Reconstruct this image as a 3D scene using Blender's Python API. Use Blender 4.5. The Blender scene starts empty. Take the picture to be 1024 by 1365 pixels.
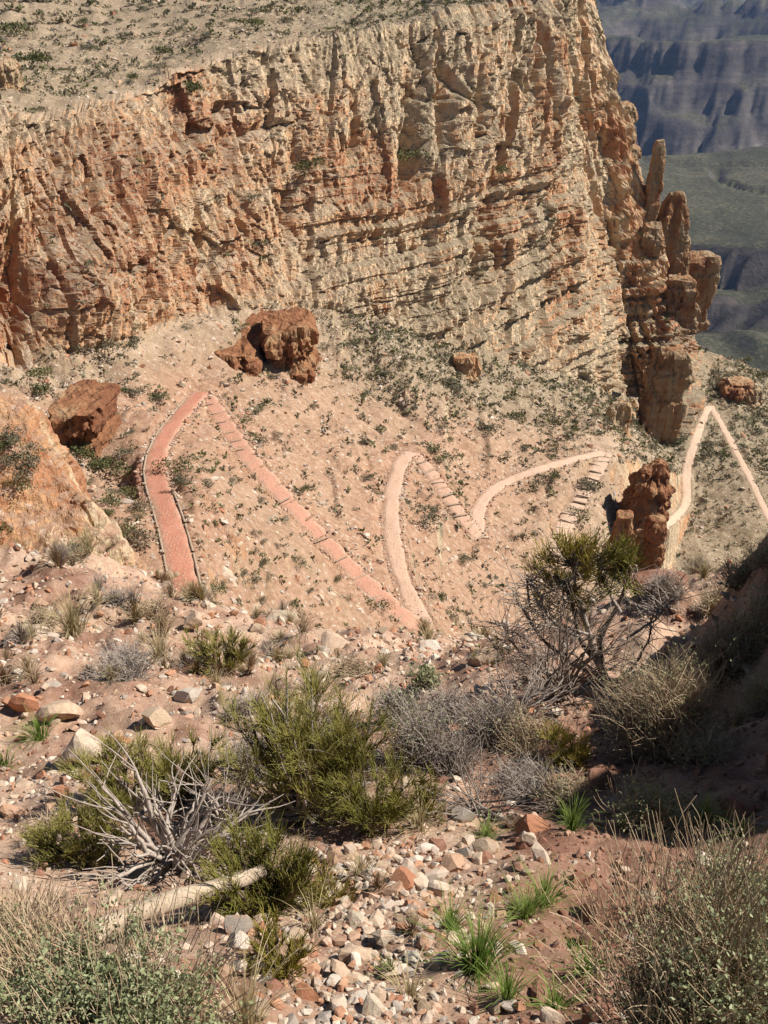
import bpy, math, random
import numpy as np
from mathutils import Vector
from mathutils.bvhtree import BVHTree

random.seed(7)
rng = np.random.default_rng(11)
scene = bpy.context.scene
COL = scene.collection

# ------------------------------------------------------------------ camera, sky, sun, exposure
W0, H0 = 1024.0, 1365.0
PITCH = math.radians(31.0)
VFOV = math.radians(56.0)
FPX = H0 / 2 / math.tan(VFOV / 2)
cam_data = bpy.data.cameras.new('camera')
cam = bpy.data.objects.new('camera', cam_data)
COL.objects.link(cam)
cam_data.sensor_fit = 'VERTICAL'
cam_data.angle = VFOV
cam_data.clip_start = 0.05
cam_data.clip_end = 40000
cam.location = (0, 0, 0)
cam.rotation_euler = (math.pi / 2 - PITCH, 0, 0)
scene.camera = cam

SUN_EL = math.radians(46)
SUN_AZ = math.radians(80)          # clockwise from +Y (the viewing direction) towards +X
world = bpy.data.worlds.new('World')
scene.world = world
world.use_nodes = True
wn = world.node_tree
for n in list(wn.nodes):
    wn.nodes.remove(n)
sky = wn.nodes.new('ShaderNodeTexSky')
sky.sky_type = 'NISHITA'
sky.sun_disc = False
sky.sun_elevation = SUN_EL
sky.sun_rotation = SUN_AZ
sky.altitude = 1600
sky.dust_density = 0.4
bg = wn.nodes.new('ShaderNodeBackground')
bg.inputs['Strength'].default_value = 0.05
wo = wn.nodes.new('ShaderNodeOutputWorld')
wn.links.new(sky.outputs[0], bg.inputs[0])
wn.links.new(bg.outputs[0], wo.inputs[0])

sun_data = bpy.data.lights.new('sun', 'SUN')
sun_data.energy = 5.0
sun_data.angle = math.radians(0.53)
sun_data.color = (1.0, 0.955, 0.88)
sun = bpy.data.objects.new('sun', sun_data)
COL.objects.link(sun)
sdir = Vector((math.cos(SUN_EL) * math.sin(SUN_AZ), math.cos(SUN_EL) * math.cos(SUN_AZ), math.sin(SUN_EL)))
sun.rotation_euler = (-sdir).to_track_quat('-Z', 'Y').to_euler()
sun.location = (60, 20, 80)

scene.view_settings.view_transform = 'Standard'
scene.view_settings.look = 'None'
scene.view_settings.gamma = 1.0
scene.view_settings.use_curve_mapping = False
scene.view_settings.exposure = 0.6
scene.cycles.max_bounces = 5
scene.cycles.diffuse_bounces = 1
scene.cycles.glossy_bounces = 1
scene.cycles.transmission_bounces = 2
scene.cycles.transparent_max_bounces = 4
scene.cycles.volume_bounces = 1
scene.cycles.use_denoising = True

# ------------------------------------------------------------------ helpers: rays, noise
def ang(py):
    return PITCH - math.atan((H0 / 2 - py) / FPX)      # angle below the horizon at the centre column

def pt(px, py, r):
    """world point for a direction and a distance r in the vertical plane"""
    a = ang(py)
    d = r * math.cos(a - PITCH)
    return np.array([(px - W0 / 2) / FPX * d, r * math.cos(a), -r * math.sin(a)])

def ray(px, py):
    v = pt(px, py, 1.0)
    return v / np.linalg.norm(v)

CP, SP = math.cos(PITCH), math.sin(PITCH)
def project(P):
    P = np.asarray(P, dtype=np.float64)
    d = P[..., 1] * CP - P[..., 2] * SP
    v = P[..., 1] * SP + P[..., 2] * CP
    d = np.where(d > 0.05, d, 0.05)
    return W0 / 2 + P[..., 0] / d * FPX, H0 / 2 - v / d * FPX

def _hash(ix, iy, iz, seed):
    h = (ix.astype(np.uint32) * np.uint32(374761393) + iy.astype(np.uint32) * np.uint32(668265263)
         + iz.astype(np.uint32) * np.uint32(2246822519) + np.uint32((seed * 3266489917) & 0xffffffff))
    h = (h ^ (h >> np.uint32(13))) * np.uint32(1274126177)
    h = (h ^ (h >> np.uint32(15))) * np.uint32(2654435761)
    h = h ^ (h >> np.uint32(16))
    return h.astype(np.float32) / np.float32(4294967295.0)

def vnoise(x, y, z=None, seed=0):
    x = np.asarray(x, np.float32); y = np.asarray(y, np.float32)
    ix = np.floor(x).astype(np.int64); iy = np.floor(y).astype(np.int64)
    fx = x - ix; fy = y - iy
    fx = fx * fx * fx * (fx * (fx * 6 - 15) + 10); fy = fy * fy * fy * (fy * (fy * 6 - 15) + 10)
    if z is None:
        o = np.zeros_like(ix)
        a = _hash(ix, iy, o, seed); b = _hash(ix + 1, iy, o, seed)
        c = _hash(ix, iy + 1, o, seed); d = _hash(ix + 1, iy + 1, o, seed)
        return (a + (b - a) * fx) * (1 - fy) + (c + (d - c) * fx) * fy
    z = np.asarray(z, np.float32)
    iz = np.floor(z).astype(np.int64); fz = z - iz
    fz = fz * fz * fz * (fz * (fz * 6 - 15) + 10)
    r = 0
    for k, wz in ((0, 1 - fz), (1, fz)):
        a = _hash(ix, iy, iz + k, seed); b = _hash(ix + 1, iy, iz + k, seed)
        c = _hash(ix, iy + 1, iz + k, seed); d = _hash(ix + 1, iy + 1, iz + k, seed)
        r = r + wz * ((a + (b - a) * fx) * (1 - fy) + (c + (d - c) * fx) * fy)
    return r

def fbm(x, y, z=None, oct=4, seed=0, gain=0.5):
    """about -1..1"""
    s = 0; a = 1.0; t = 0; f = 1.0
    ca, sa = 0.8, 0.6
    for i in range(oct):
        X = (x * ca - y * sa) * f; Y = (x * sa + y * ca) * f
        s = s + a * (vnoise(X, Y, None if z is None else z * f, seed + i * 17) * 2 - 1)
        t += a; a *= gain; f *= 2.03
        ca, sa = ca * 0.8 - sa * 0.6, sa * 0.8 + ca * 0.6
    return s / t * 1.6

def fbm_axis(x, y, oct=4, seed=0, gain=0.5):
    s = 0; a = 1.0; t = 0; f = 1.0
    for i in range(oct):
        s = s + a * (vnoise(x * f, y * f, None, seed + i * 17) * 2 - 1)
        t += a; a *= gain; f *= 2.07
    return s / t * 1.6

def worley(x, y, seed=0, jitter=0.9):
    """F1, F2-F1, random value of the nearest cell"""
    x = np.asarray(x, np.float32); y = np.asarray(y, np.float32)
    ix = np.floor(x).astype(np.int64); iy = np.floor(y).astype(np.int64)
    f1 = np.full(x.shape, 9.0, np.float32); f2 = f1.copy(); rid = np.zeros_like(f1)
    o = np.zeros_like(ix)
    for dx in (-1, 0, 1):
        for dy in (-1, 0, 1):
            cx = ix + dx; cy = iy + dy
            ox = cx + 0.5 + (_hash(cx, cy, o, seed) - 0.5) * jitter
            oy = cy + 0.5 + (_hash(cx, cy, o + 1, seed) - 0.5) * jitter
            d = np.sqrt((ox - x) ** 2 + (oy - y) ** 2).astype(np.float32)
            rv = _hash(cx, cy, o + 2, seed)
            m = d < f1
            f2 = np.where(m, f1, np.minimum(f2, d)); rid = np.where(m, rv, rid); f1 = np.where(m, d, f1)
    return f1, f2 - f1, rid

def sstep(a, b, x):
    t = np.clip((x - a) / (b - a), 0, 1)
    return t * t * (3 - 2 * t)

# ------------------------------------------------------------------ helpers: meshes and objects
def make_mesh(name, V, quads=None, tris=None, mat=None, smooth=True, attrs=None):
    V = np.ascontiguousarray(V, np.float32)
    me = bpy.data.meshes.new(name)
    nq = 0 if quads is None else len(quads); nt = 0 if tris is None else len(tris)
    me.vertices.add(len(V)); me.vertices.foreach_set('co', V.ravel())
    me.loops.add(nq * 4 + nt * 3); me.polygons.add(nq + nt)
    lv = []
    if nq: lv.append(np.asarray(quads, np.int32).ravel())
    if nt: lv.append(np.asarray(tris, np.int32).ravel())
    me.loops.foreach_set('vertex_index', np.concatenate(lv))
    ls = np.concatenate([np.arange(nq, dtype=np.int32) * 4, nq * 4 + np.arange(nt, dtype=np.int32) * 3])
    me.polygons.foreach_set('loop_start', ls)
    me.polygons.foreach_set('use_smooth', np.full(nq + nt, smooth, dtype=bool))
    for k, v in (attrs or {}).items():
        a = me.attributes.new(k, 'FLOAT', 'POINT'); a.data.foreach_set('value', np.ascontiguousarray(v, np.float32))
    me.update(calc_edges=True)
    if mat: me.materials.append(mat)
    return me

def add(name, me, parent=None, loc=None, **props):
    o = bpy.data.objects.new(name, me)
    COL.objects.link(o)
    if parent is not None: o.parent = parent
    if loc is not None: o.location = [float(c) for c in loc]
    for k, v in props.items(): o[k] = v
    return o

def thing(name, loc, label, category, group=None, rz=0.0):
    o = bpy.data.objects.new(name, None)
    COL.objects.link(o)
    o.empty_display_size = 0.1
    o.location = [float(c) for c in loc]
    o.rotation_euler = (0, 0, rz)
    o['label'] = label; o['category'] = category
    if group: o['group'] = group
    return o

def grid_quads(nv, nu):
    i = np.arange(nv - 1)[:, None] * nu + np.arange(nu - 1)[None, :]
    i = i.ravel()
    return np.stack([i, i + 1, i + nu + 1, i + nu], 1)

def curves(P, R, sides=3):
    """P (N,K,3) centre lines, R (N,K) radii -> verts, quads of tapered tubes"""
    P = np.asarray(P, np.float32); N, K, _ = P.shape
    R = np.broadcast_to(np.asarray(R, np.float32), (N, K))
    T = np.gradient(P, axis=1)
    T /= np.linalg.norm(T, axis=2, keepdims=True) + 1e-9
    ref = np.tile(np.array([0.31, 0.92, 0.23], np.float32), (N, 1))
    bad = np.abs((T[:, 0] * ref).sum(1)) > 0.9
    ref[bad] = (0.9, 0.1, 0.42)
    A = np.cross(T, ref[:, None, :]); A /= np.linalg.norm(A, axis=2, keepdims=True) + 1e-9
    B = np.cross(T, A)
    th = np.arange(sides) / sides * 2 * np.pi
    ring = A[:, :, None, :] * np.cos(th)[None, None, :, None] + B[:, :, None, :] * np.sin(th)[None, None, :, None]
    V = P[:, :, None, :] + ring * R[:, :, None, None]
    V = V.reshape(-1, 3)
    n = np.arange(N)[:, None, None] * K * sides; k = np.arange(K - 1)[None, :, None] * sides; s = np.arange(sides)[None, None, :]
    s2 = (s + 1) % sides
    Q = np.stack([n + k + s, n + k + s2, n + k + sides + s2, n + k + sides + s], -1).reshape(-1, 4)
    return V, Q

def join(parts):
    """[(V,Q or T)] with the same face size -> one"""
    Vs, Fs, off = [], [], 0
    for V, F in parts:
        Vs.append(V); Fs.append(np.asarray(F) + off); off += len(V)
    return np.concatenate(Vs), np.concatenate(Fs)

def leaves(C, size, up=0.3, aspect=0.5, g=rng):
    """one small folded quad per centre"""
    N = len(C)
    D = g.normal(size=(N, 3)); D[:, 2] += up; D /= np.linalg.norm(D, axis=1, keepdims=True)
    S = np.cross(D, g.normal(size=(N, 3))); S /= np.linalg.norm(S, axis=1, keepdims=True) + 1e-9
    L = (np.asarray(size) * g.uniform(0.6, 1.3, N))[:, None]
    w = L * aspect
    V = np.stack([C, C + D * L * 0.5 + S * w * 0.5, C + D * L, C + D * L * 0.5 - S * w * 0.5], 1).reshape(-1, 3)
    Q = np.arange(N)[:, None] * 4 + np.arange(4)[None, :]
    return V, Q

# ------------------------------------------------------------------ helpers: materials
class NT:
    def __init__(self, name):
        self.m = bpy.data.materials.new(name); self.m.use_nodes = True
        self.t = self.m.node_tree
        for n in list(self.t.nodes): self.t.nodes.remove(n)
        self.out = self.t.nodes.new('ShaderNodeOutputMaterial')
        self.b = self.t.nodes.new('ShaderNodeBsdfPrincipled')
        self.b.inputs['Roughness'].default_value = 0.9
        self.b.inputs['Specular IOR Level'].default_value = 0.15
        self.t.links.new(self.b.outputs[0], self.out.inputs[0])
    def n(self, kind, **kw):
        n = self.t.nodes.new('ShaderNode' + kind)
        for k, v in kw.items(): setattr(n, k, v)
        return n
    def l(self, a, b): self.t.links.new(a, b)
    def pos(self, scale=(1, 1, 1), rot=(0, 0, 0), obj=False):
        src = self.n('TexCoord').outputs['Object'] if obj else self.n('NewGeometry').outputs['Position']
        m = self.n('Mapping'); m.inputs['Scale'].default_value = scale; m.inputs['Rotation'].default_value = rot
        self.l(src, m.inputs['Vector']); return m.outputs[0]
    def noise(self, vec, scale, detail=5, rough=0.6, dist=0.0):
        n = self.n('TexNoise'); n.inputs['Scale'].default_value = scale; n.inputs['Detail'].default_value = detail
        n.inputs['Roughness'].default_value = rough; n.inputs['Distortion'].default_value = dist
        self.l(vec, n.inputs['Vector']); return n.outputs['Fac']
    def voro(self, vec, scale, out='Color', feature='F1'):
        n = self.n('TexVoronoi', feature=feature); n.inputs['Scale'].default_value = scale
        self.l(vec, n.inputs['Vector']); return n.outputs[out]
    def ramp(self, fac, stops, interp='LINEAR'):
        n = self.n('ValToRGB'); cr = n.color_ramp; cr.interpolation = interp
        while len(cr.elements) < len(stops): cr.elements.new(0.5)
        for e, (p, c) in zip(cr.elements, stops):
            e.position = p; e.color = (*c, 1) if len(c) == 3 else c
        self.l(fac, n.inputs[0]); return n.outputs[0]
    def val(self, fac, a, b, lo=0.0, hi=1.0, smooth=True):
        n = self.n('MapRange'); n.interpolation_type = 'SMOOTHSTEP' if smooth else 'LINEAR'
        for k, v in (('From Min', a), ('From Max', b), ('To Min', lo), ('To Max', hi)): n.inputs[k].default_value = v
        self.l(fac, n.inputs['Value']); return n.outputs[0]
    def math(self, op, a, b=None, clamp=False):
        n = self.n('Math', operation=op); n.use_clamp = clamp
        for i, v in ((0, a), (1, b)):
            if v is None: continue
            if isinstance(v, (int, float)): n.inputs[i].default_value = v
            else: self.l(v, n.inputs[i])
        return n.outputs[0]
    def mix(self, fac, a, b, blend='MIX'):
        n = self.n('Mix', data_type='RGBA', blend_type=blend)
        for i, v in ((0, fac), (6, a), (7, b)):
            if isinstance(v, (int, float)): n.inputs[i].default_value = v
            elif isinstance(v, tuple): n.inputs[i].default_value = (*v, 1)
            else: self.l(v, n.inputs[i])
        return n.outputs[2]
    def attr(self, name): return self.n('Attribute', attribute_name=name).outputs['Fac']
    def objrand(self): return self.n('ObjectInfo').outputs['Random']
    def slope(self):
        s = self.n('SeparateXYZ'); self.l(self.n('NewGeometry').outputs['Normal'], s.inputs[0]); return s.outputs[2]
    def color(self, c):
        if isinstance(c, tuple): self.b.inputs['Base Color'].default_value = (*c, 1)
        else: self.l(c, self.b.inputs['Base Color'])
    def bump(self, h, strength=0.5, dist=0.1):
        n = self.n('Bump'); n.inputs['Strength'].default_value = strength; n.inputs['Distance'].default_value = dist
        self.l(h, n.inputs['Height']); self.l(n.outputs[0], self.b.inputs['Normal'])
    def translucent(self, fac, color=None):
        t = self.n('BsdfTranslucent'); mx = self.n('MixShader'); mx.inputs[0].default_value = fac
        src = self.b.inputs['Base Color']
        if src.is_linked: self.l(src.links[0].from_socket, t.inputs[0])
        else: t.inputs[0].default_value = src.default_value
        self.l(self.b.outputs[0], mx.inputs[1]); self.l(t.outputs[0], mx.inputs[2]); self.l(mx.outputs[0], self.out.inputs[0])

def rock_nodes(m, red=None, sc=1.0, soil=None):
    """layered limestone: tan, orange and grey patches, vertical streaks, fine grain"""
    p = m.pos(); 
    big = m.noise(p, 0.07 * sc, 5, 0.62, 0.6)
    streak = m.noise(m.pos((0.55 * sc, 0.55 * sc, 0.05 * sc)), 1.0, 6, 0.65, 0.3)
    band = m.noise(m.pos((0.015 * sc, 0.015 * sc, 0.55 * sc)), 1.0, 5, 0.7)
    fine = m.noise(p, 1.6 * sc, 10, 0.7)
    f = m.math('MULTIPLY', big, 0.42)
    f = m.math('ADD', f, m.math('MULTIPLY', streak, 0.38))
    f = m.math('ADD', f, m.math('MULTIPLY', band, 0.18))
    f = m.math('ADD', f, m.math('MULTIPLY', fine, 0.16))
    f = m.math('ADD', m.math('MULTIPLY', m.math('SUBTRACT', f, 0.57), 1.75), 0.545)
    if red is not None: f = m.math('ADD', f, red)
    c = m.ramp(f, [(0.36, (0.29, 0.225, 0.145)), (0.45, (0.45, 0.345, 0.22)), (0.53, (0.63, 0.47, 0.305)),
                   (0.61, (0.57, 0.345, 0.19)), (0.70, (0.48, 0.235, 0.12)), (0.85, (0.32, 0.135, 0.072))])
    vary = m.ramp(fine, [(0.3, (0.72, 0.70, 0.68)), (0.5, (1.0, 1.0, 1.0)), (0.68, (1.18, 1.16, 1.12))])
    c = m.mix(1.0, c, vary, 'MULTIPLY')
    return c, fine, p

def mat_cliff():
    m = NT('layered_limestone')
    red = m.attr('red')
    c, fine, p = rock_nodes(m, red)
    # loose soil and debris wherever the face lies flat
    sn = m.noise(p, 0.25, 6, 0.65); sf = m.noise(p, 2.2, 8, 0.75)
    soil = m.ramp(m.math('ADD', m.math('MULTIPLY', sn, 0.6), m.math('MULTIPLY', sf, 0.45)),
                  [(0.36, (0.25, 0.17, 0.108)), (0.5, (0.37, 0.262, 0.17)), (0.62, (0.50, 0.365, 0.25))])
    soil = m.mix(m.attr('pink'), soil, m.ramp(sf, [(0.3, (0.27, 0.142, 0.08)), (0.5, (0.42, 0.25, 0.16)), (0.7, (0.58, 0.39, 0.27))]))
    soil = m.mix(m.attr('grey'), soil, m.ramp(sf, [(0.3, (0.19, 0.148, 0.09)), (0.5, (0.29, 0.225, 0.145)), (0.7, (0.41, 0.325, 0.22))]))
    spk = m.voro(p, 2.6, 'Distance')
    cell = m.voro(p, 2.6, 'Color')
    sel = m.n('SeparateColor'); m.l(cell, sel.inputs[0])
    on = m.math('MULTIPLY', m.val(spk, 0.36, 0.24), m.val(sel.outputs[0], 0.58, 0.64))
    soil = m.mix(m.math('MULTIPLY', on, 0.75), soil, m.ramp(sel.outputs[1], [(0.0, (0.36, 0.22, 0.14)), (0.4, (0.52, 0.42, 0.32)), (1.0, (0.66, 0.56, 0.45))]))
    s = m.math('ADD', m.slope(), m.math('MULTIPLY', m.math('SUBTRACT', sf, 0.5), 0.25))
    s = m.math('ADD', s, m.math('MULTIPLY', m.attr('debris'), 0.35))
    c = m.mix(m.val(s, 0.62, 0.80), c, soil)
    m.color(c)
    v1 = m.voro(m.pos((1.5, 1.5, 0.55)), 1.0, 'Distance'); v2 = m.voro(m.pos((3.6, 3.6, 1.7)), 1.0, 'Distance')
    rk = m.math('ADD', m.math('MULTIPLY', v1, 0.9), m.math('MULTIPLY', v2, 0.5))
    rk = m.math('MULTIPLY', rk, m.val(s, 0.80, 0.62))
    h = m.math('ADD', fine, m.math('ADD', m.math('MULTIPLY', m.noise(p, 7.0, 6, 0.7), 0.4), rk))
    m.bump(h, 0.9, 0.34)
    return m.m

def mat_block(name='red_ledge_rock', shift=0.08, dark=0.66):
    m = NT(name)
    v = m.n('Value'); v.outputs[0].default_value = shift
    c, fine, p = rock_nodes(m, v.outputs[0], 1.5)
    c = m.mix(1.0, c, (dark, dark * 0.96, dark * 0.92), 'MULTIPLY')
    v1 = m.voro(m.pos((1.6, 1.6, 0.8)), 1.0, 'Distance'); v2 = m.voro(m.pos((4, 4, 2.2)), 1.0, 'Distance')
    m.color(c); m.bump(m.math('ADD', fine, m.math('ADD', v1, m.math('MULTIPLY', v2, 0.5))), 0.9, 0.3)
    return m.m

def mat_soil():
    m = NT('red_gravelly_soil')
    p = m.pos()
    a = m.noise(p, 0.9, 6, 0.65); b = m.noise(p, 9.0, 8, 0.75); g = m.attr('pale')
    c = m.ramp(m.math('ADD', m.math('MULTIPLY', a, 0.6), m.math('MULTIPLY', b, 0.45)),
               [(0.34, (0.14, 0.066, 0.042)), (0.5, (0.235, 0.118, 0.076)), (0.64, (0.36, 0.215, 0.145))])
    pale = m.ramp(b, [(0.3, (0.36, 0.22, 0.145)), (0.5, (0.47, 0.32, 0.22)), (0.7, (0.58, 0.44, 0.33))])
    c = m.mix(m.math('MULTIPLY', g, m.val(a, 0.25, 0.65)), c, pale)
    # gravel too small to build, as colour and fine relief
    d = m.voro(p, 34.0, 'Distance'); cc = m.n('SeparateColor'); m.l(m.voro(p, 34.0, 'Color'), cc.inputs[0])
    on = m.math('MULTIPLY', m.val(d, 0.42, 0.3), m.val(cc.outputs[0], 0.6, 0.66))
    on = m.math('MULTIPLY', on, m.math('ADD', m.math('MULTIPLY', g, 0.6), 0.12))
    c = m.mix(on, c, m.ramp(cc.outputs[1], [(0, (0.30, 0.16, 0.10)), (0.5, (0.50, 0.36, 0.27)), (1, (0.70, 0.60, 0.50))]))
    m.color(c)
    h = m.math('ADD', b, m.math('MULTIPLY', on, 0.5))
    m.bump(h, 0.8, 0.03)
    return m.m

def mat_stone(objcol=False):
    m = NT('limestone_block' if objcol else 'limestone_rubble')
    p = m.pos(obj=True)
    r = m.math('FRACT', m.math('ADD', m.math('MULTIPLY', m.objrand(), 7.31), m.attr('rnd')))
    base = m.ramp(r, [(0.0, (0.66, 0.55, 0.43)), (0.22, (0.56, 0.43, 0.32)), (0.38, (0.72, 0.63, 0.53)), (0.52, (0.52, 0.31, 0.20)),
                      (0.66, (0.45, 0.21, 0.125)), (0.74, (0.62, 0.50, 0.40)), (0.88, (0.40, 0.35, 0.31)), (1.0, (0.70, 0.60, 0.50))])
    if objcol: base = m.n('ObjectInfo').outputs['Color']
    a = m.noise(p, 2.2, 5, 0.6); b = m.noise(p, 14.0, 8, 0.7)
    c = m.mix(m.val(a, 0.52, 0.66, 0, 0.7), base, (0.50, 0.28, 0.17))
    c = m.mix(1.0, c, m.ramp(b, [(0.3, (0.58, 0.53, 0.50)), (0.6, (0.90, 0.87, 0.83))]), 'MULTIPLY')
    m.color(c); m.bump(m.math('ADD', b, a), 0.5, 0.02)
    return m.m

def mat_dark_stone():
    m = NT('weathered_brown_rock'); p = m.pos(obj=True)
    a = m.noise(p, 3.0, 6, 0.65); b = m.noise(p, 16.0, 8, 0.7)
    m.color(m.ramp(m.math('ADD', m.math('MULTIPLY', a, 0.7), m.math('MULTIPLY', b, 0.3)),
                   [(0.36, (0.15, 0.07, 0.045)), (0.5, (0.26, 0.13, 0.085)), (0.64, (0.34, 0.21, 0.15))]))
    m.bump(b, 0.6, 0.02); return m.m

def mat_trail():
    m = NT('beaten_red_earth'); p = m.pos()
    a = m.noise(p, 0.8, 5, 0.6); b = m.noise(p, 6.0, 8, 0.7)
    red = m.ramp(m.math('ADD', m.math('MULTIPLY', a, 0.5), m.math('MULTIPLY', b, 0.5)), [(0.35, (0.37, 0.15, 0.092)), (0.65, (0.50, 0.235, 0.16))])
    pale = m.ramp(b, [(0.3, (0.50, 0.35, 0.24)), (0.7, (0.66, 0.50, 0.37))])
    c = m.mix(m.attr('pale'), red, pale)
    dirt = m.ramp(b, [(0.3, (0.36, 0.20, 0.13)), (0.7, (0.58, 0.42, 0.30))])
    e = m.math('ADD', m.attr('edge'), m.math('MULTIPLY', m.math('SUBTRACT', m.noise(p, 1.3, 8, 0.75), 0.5), 1.7))
    c = m.mix(m.val(e, 0.35, 1.15, 0.0, 0.9), c, dirt)
    d = m.voro(p, 5.5, 'Distance'); cc = m.n('SeparateColor'); m.l(m.voro(p, 5.5, 'Color'), cc.inputs[0])
    on = m.math('MULTIPLY', m.val(d, 0.34, 0.2), m.val(cc.outputs[0], 0.62, 0.7))
    c = m.mix(m.math('MULTIPLY', on, 0.6), c, (0.58, 0.45, 0.34))
    m.color(c); m.bump(m.math('ADD', b, on), 0.7, 0.08); return m.m

def mat_plant(name, stops, trans=0.25, scale=6.0):
    m = NT(name); p = m.pos(obj=True)
    f = m.math('ADD', m.math('MULTIPLY', m.noise(p, scale, 3, 0.6), 0.75), m.math('MULTIPLY', m.objrand(), 0.25))
    f = m.math('ADD', f, m.math('MULTIPLY', m.attr('rnd'), 0.35))
    n = len(stops)
    m.color(m.ramp(f, [(0.30 + 0.62 * i / max(1, n - 1), c) for i, c in enumerate(stops)]))
    m.b.inputs['Roughness'].default_value = 0.65
    m.translucent(trans); return m.m

def mat_wood(name, stops, sc=1.0, vec=None):
    m = NT(name); p = m.pos(vec or (9 * sc, 9 * sc, 9 * sc), obj=True)
    a = m.noise(p, 1.0, 6, 0.7); b = m.noise(p, 5.0, 5, 0.7)
    m.color(m.ramp(m.math('ADD', m.math('MULTIPLY', a, 0.65), m.math('MULTIPLY', b, 0.35)), [(0.3 + 0.4 * i / (len(stops) - 1), c) for i, c in enumerate(stops)]))
    m.bump(b, 0.5, 0.006); return m.m

def mat_far():
    m = NT('distant_canyon_country'); p = m.pos()
    a = m.noise(p, 0.004, 8, 0.65); b = m.noise(p, 0.03, 8, 0.7); st = m.noise(m.pos((0.004, 0.004, 0.05)), 1.0, 6, 0.7)
    rock = m.ramp(m.math('ADD', m.math('MULTIPLY', st, 0.5), m.math('MULTIPLY', b, 0.5)),
                  [(0.36, (0.035, 0.030, 0.029)), (0.5, (0.08, 0.066, 0.058)), (0.60, (0.13, 0.105, 0.088)), (0.70, (0.28, 0.25, 0.225))])
    speck = m.noise(p, 0.22, 4, 0.8)
    flat = m.ramp(m.math('ADD', m.math('MULTIPLY', a, 0.45), m.math('ADD', m.math('MULTIPLY', b, 0.3), m.math('SUBTRACT', m.math('MULTIPLY', speck, 0.9), 0.275))),
                  [(0.40, (0.030, 0.030, 0.018)), (0.54, (0.056, 0.053, 0.031)), (0.66, (0.115, 0.098, 0.06))])
    c = m.mix(m.val(m.slope(), 0.80, 0.94), rock, flat)
    m.color(c); m.bump(b, 0.6, 6.0); return m.m

M_CLIFF = mat_cliff(); M_BLOCK = mat_block(); M_SOIL = mat_soil(); M_STONE = mat_stone(); M_STONEC = mat_stone(True); M_DARK = mat_dark_stone()
M_TRAIL = mat_trail(); M_FAR = mat_far()

# ------------------------------------------------------------------ the canyon wall: talus, cliff and upper slope as one sheet
# each column: nine (px, py, r) stations from the valley floor up to the slope above the rim
LAT = [
 [(-140,880,36),(-140,730,45),(-140,610,56),(-140,500,66),(-140,400,66.5),(-140,280,67.5),(-140,170,69),(-150,60,105),(-160,-70,170)],
 [(0,880,36.5),(0,730,46),(0,595,58),(0,480,68),(-6,385,69.5),(-18,270,72),(-34,155,76),(-5,55,110),(-10,-70,175)],
 [(130,880,37),(130,730,46),(130,595,62),(132,462,73.5),(122,365,75.5),(108,255,78),(92,148,83),(115,60,113),(110,-70,180)],
 [(240,880,38),(250,725,46),(242,540,71),(232,424,82),(219,335,83.5),(198,230,85.5),(172,128,90),(195,50,116),(185,-70,182)],
 [(380,885,46),(368,722,55.5),(352,560,75.5),(332,414,89),(322,325,91.5),(306,205,95),(286,76,100),(292,28,120),(285,-70,185)],
 [(470,890,52),(452,732,62),(452,580,78.5),(430,412,96),(432,322,99),(438,190,103.5),(440,52,109),(440,8,126),(440,-70,190)],
 [(580,885,57),(560,742,66.5),(562,612,80),(542,446,102),(545,340,105.5),(552,190,110.5),(560,26,117),(560,-12,132),(560,-75,195)],
 [(680,865,66),(652,722,75),(690,630,86.5),(645,474,110),(655,360,114.5),(668,190,120),(682,4,127.5),(682,-25,142),(680,-80,200)],
 [(840,865,75),(800,712,83.5),(815,607,93),(762,505,124),(760,385,129),(752,200,134),(745,-8,139),(744,-30,152),(742,-85,205)],
 [(960,900,105),(905,765,120),(922,640,136),(842,545,146),(822,400,148.5),(804,200,150),(786,-6,151),(784,-24,166),(780,-85,215)],
 [(1000,902,104.5),(950,765,119),(945,645,135),(912,580,143),(918,452,150),(876,380,157),(830,245,163),(818,236,178),(808,230,205)],
 [(1060,905,104),(1010,765,118),(1005,640,133),(975,474,188),(945,468,205),(850,420,198),(825,350,194),(815,300,215),(800,290,240)],
 [(1090,905,104),(1040,765,118),(1035,640,133),(1030,500,186),(970,490,215),(900,490,232),(870,490,245),(850,490,255),(840,490,270)],
 [(1260,905,104),(1200,765,118),(1200,650,133),(1200,560,180),(1195,560,215),(1150,600,232),(1120,600,245),(1100,600,255),(1080,600,270)],
]
lat = np.array([[pt(*q) for q in colm] for colm in LAT])        # (cols, rows, 3)
lat[:, 0] += (lat[:, 0] - lat[:, 1]) * 0.25
NU = 800
SEG = [26, 125, 130, 125, 132, 145, 50, 10]
# parameter along the columns, following the picture of the base line so that spacing stays even
base_px = np.array([q[3][0] for q in LAT], float); base_px[-4:] = (900, 975, 1030, 1110)
uu = np.linspace(base_px[0], base_px[-1], NU)
def pchip(xk, Y, x):
    h = np.diff(xk); d = np.diff(Y, axis=0) / h.reshape(-1, *([1] * (Y.ndim - 1)))
    s = np.zeros_like(Y)
    same = (d[:-1] * d[1:]) > 0
    s[1:-1] = np.where(same, 2 * d[:-1] * d[1:] / (d[:-1] + d[1:] + 1e-12), 0)
    s[0] = d[0]; s[-1] = d[-1]
    i = np.clip(np.searchsorted(xk, x) - 1, 0, len(xk) - 2)
    t = ((x - xk[i]) / h[i]).reshape(-1, *([1] * (Y.ndim - 1))); hh = h[i].reshape(t.shape)
    return ((2*t**3-3*t**2+1) * Y[i] + (t**3-2*t**2+t) * hh * s[i] + (-2*t**3+3*t**2) * Y[i+1] + (t**3-t**2) * hh * s[i+1])
stat = pchip(base_px, lat, uu)                                  # (NU, 9, 3)
rows = []; vpar = []
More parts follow.
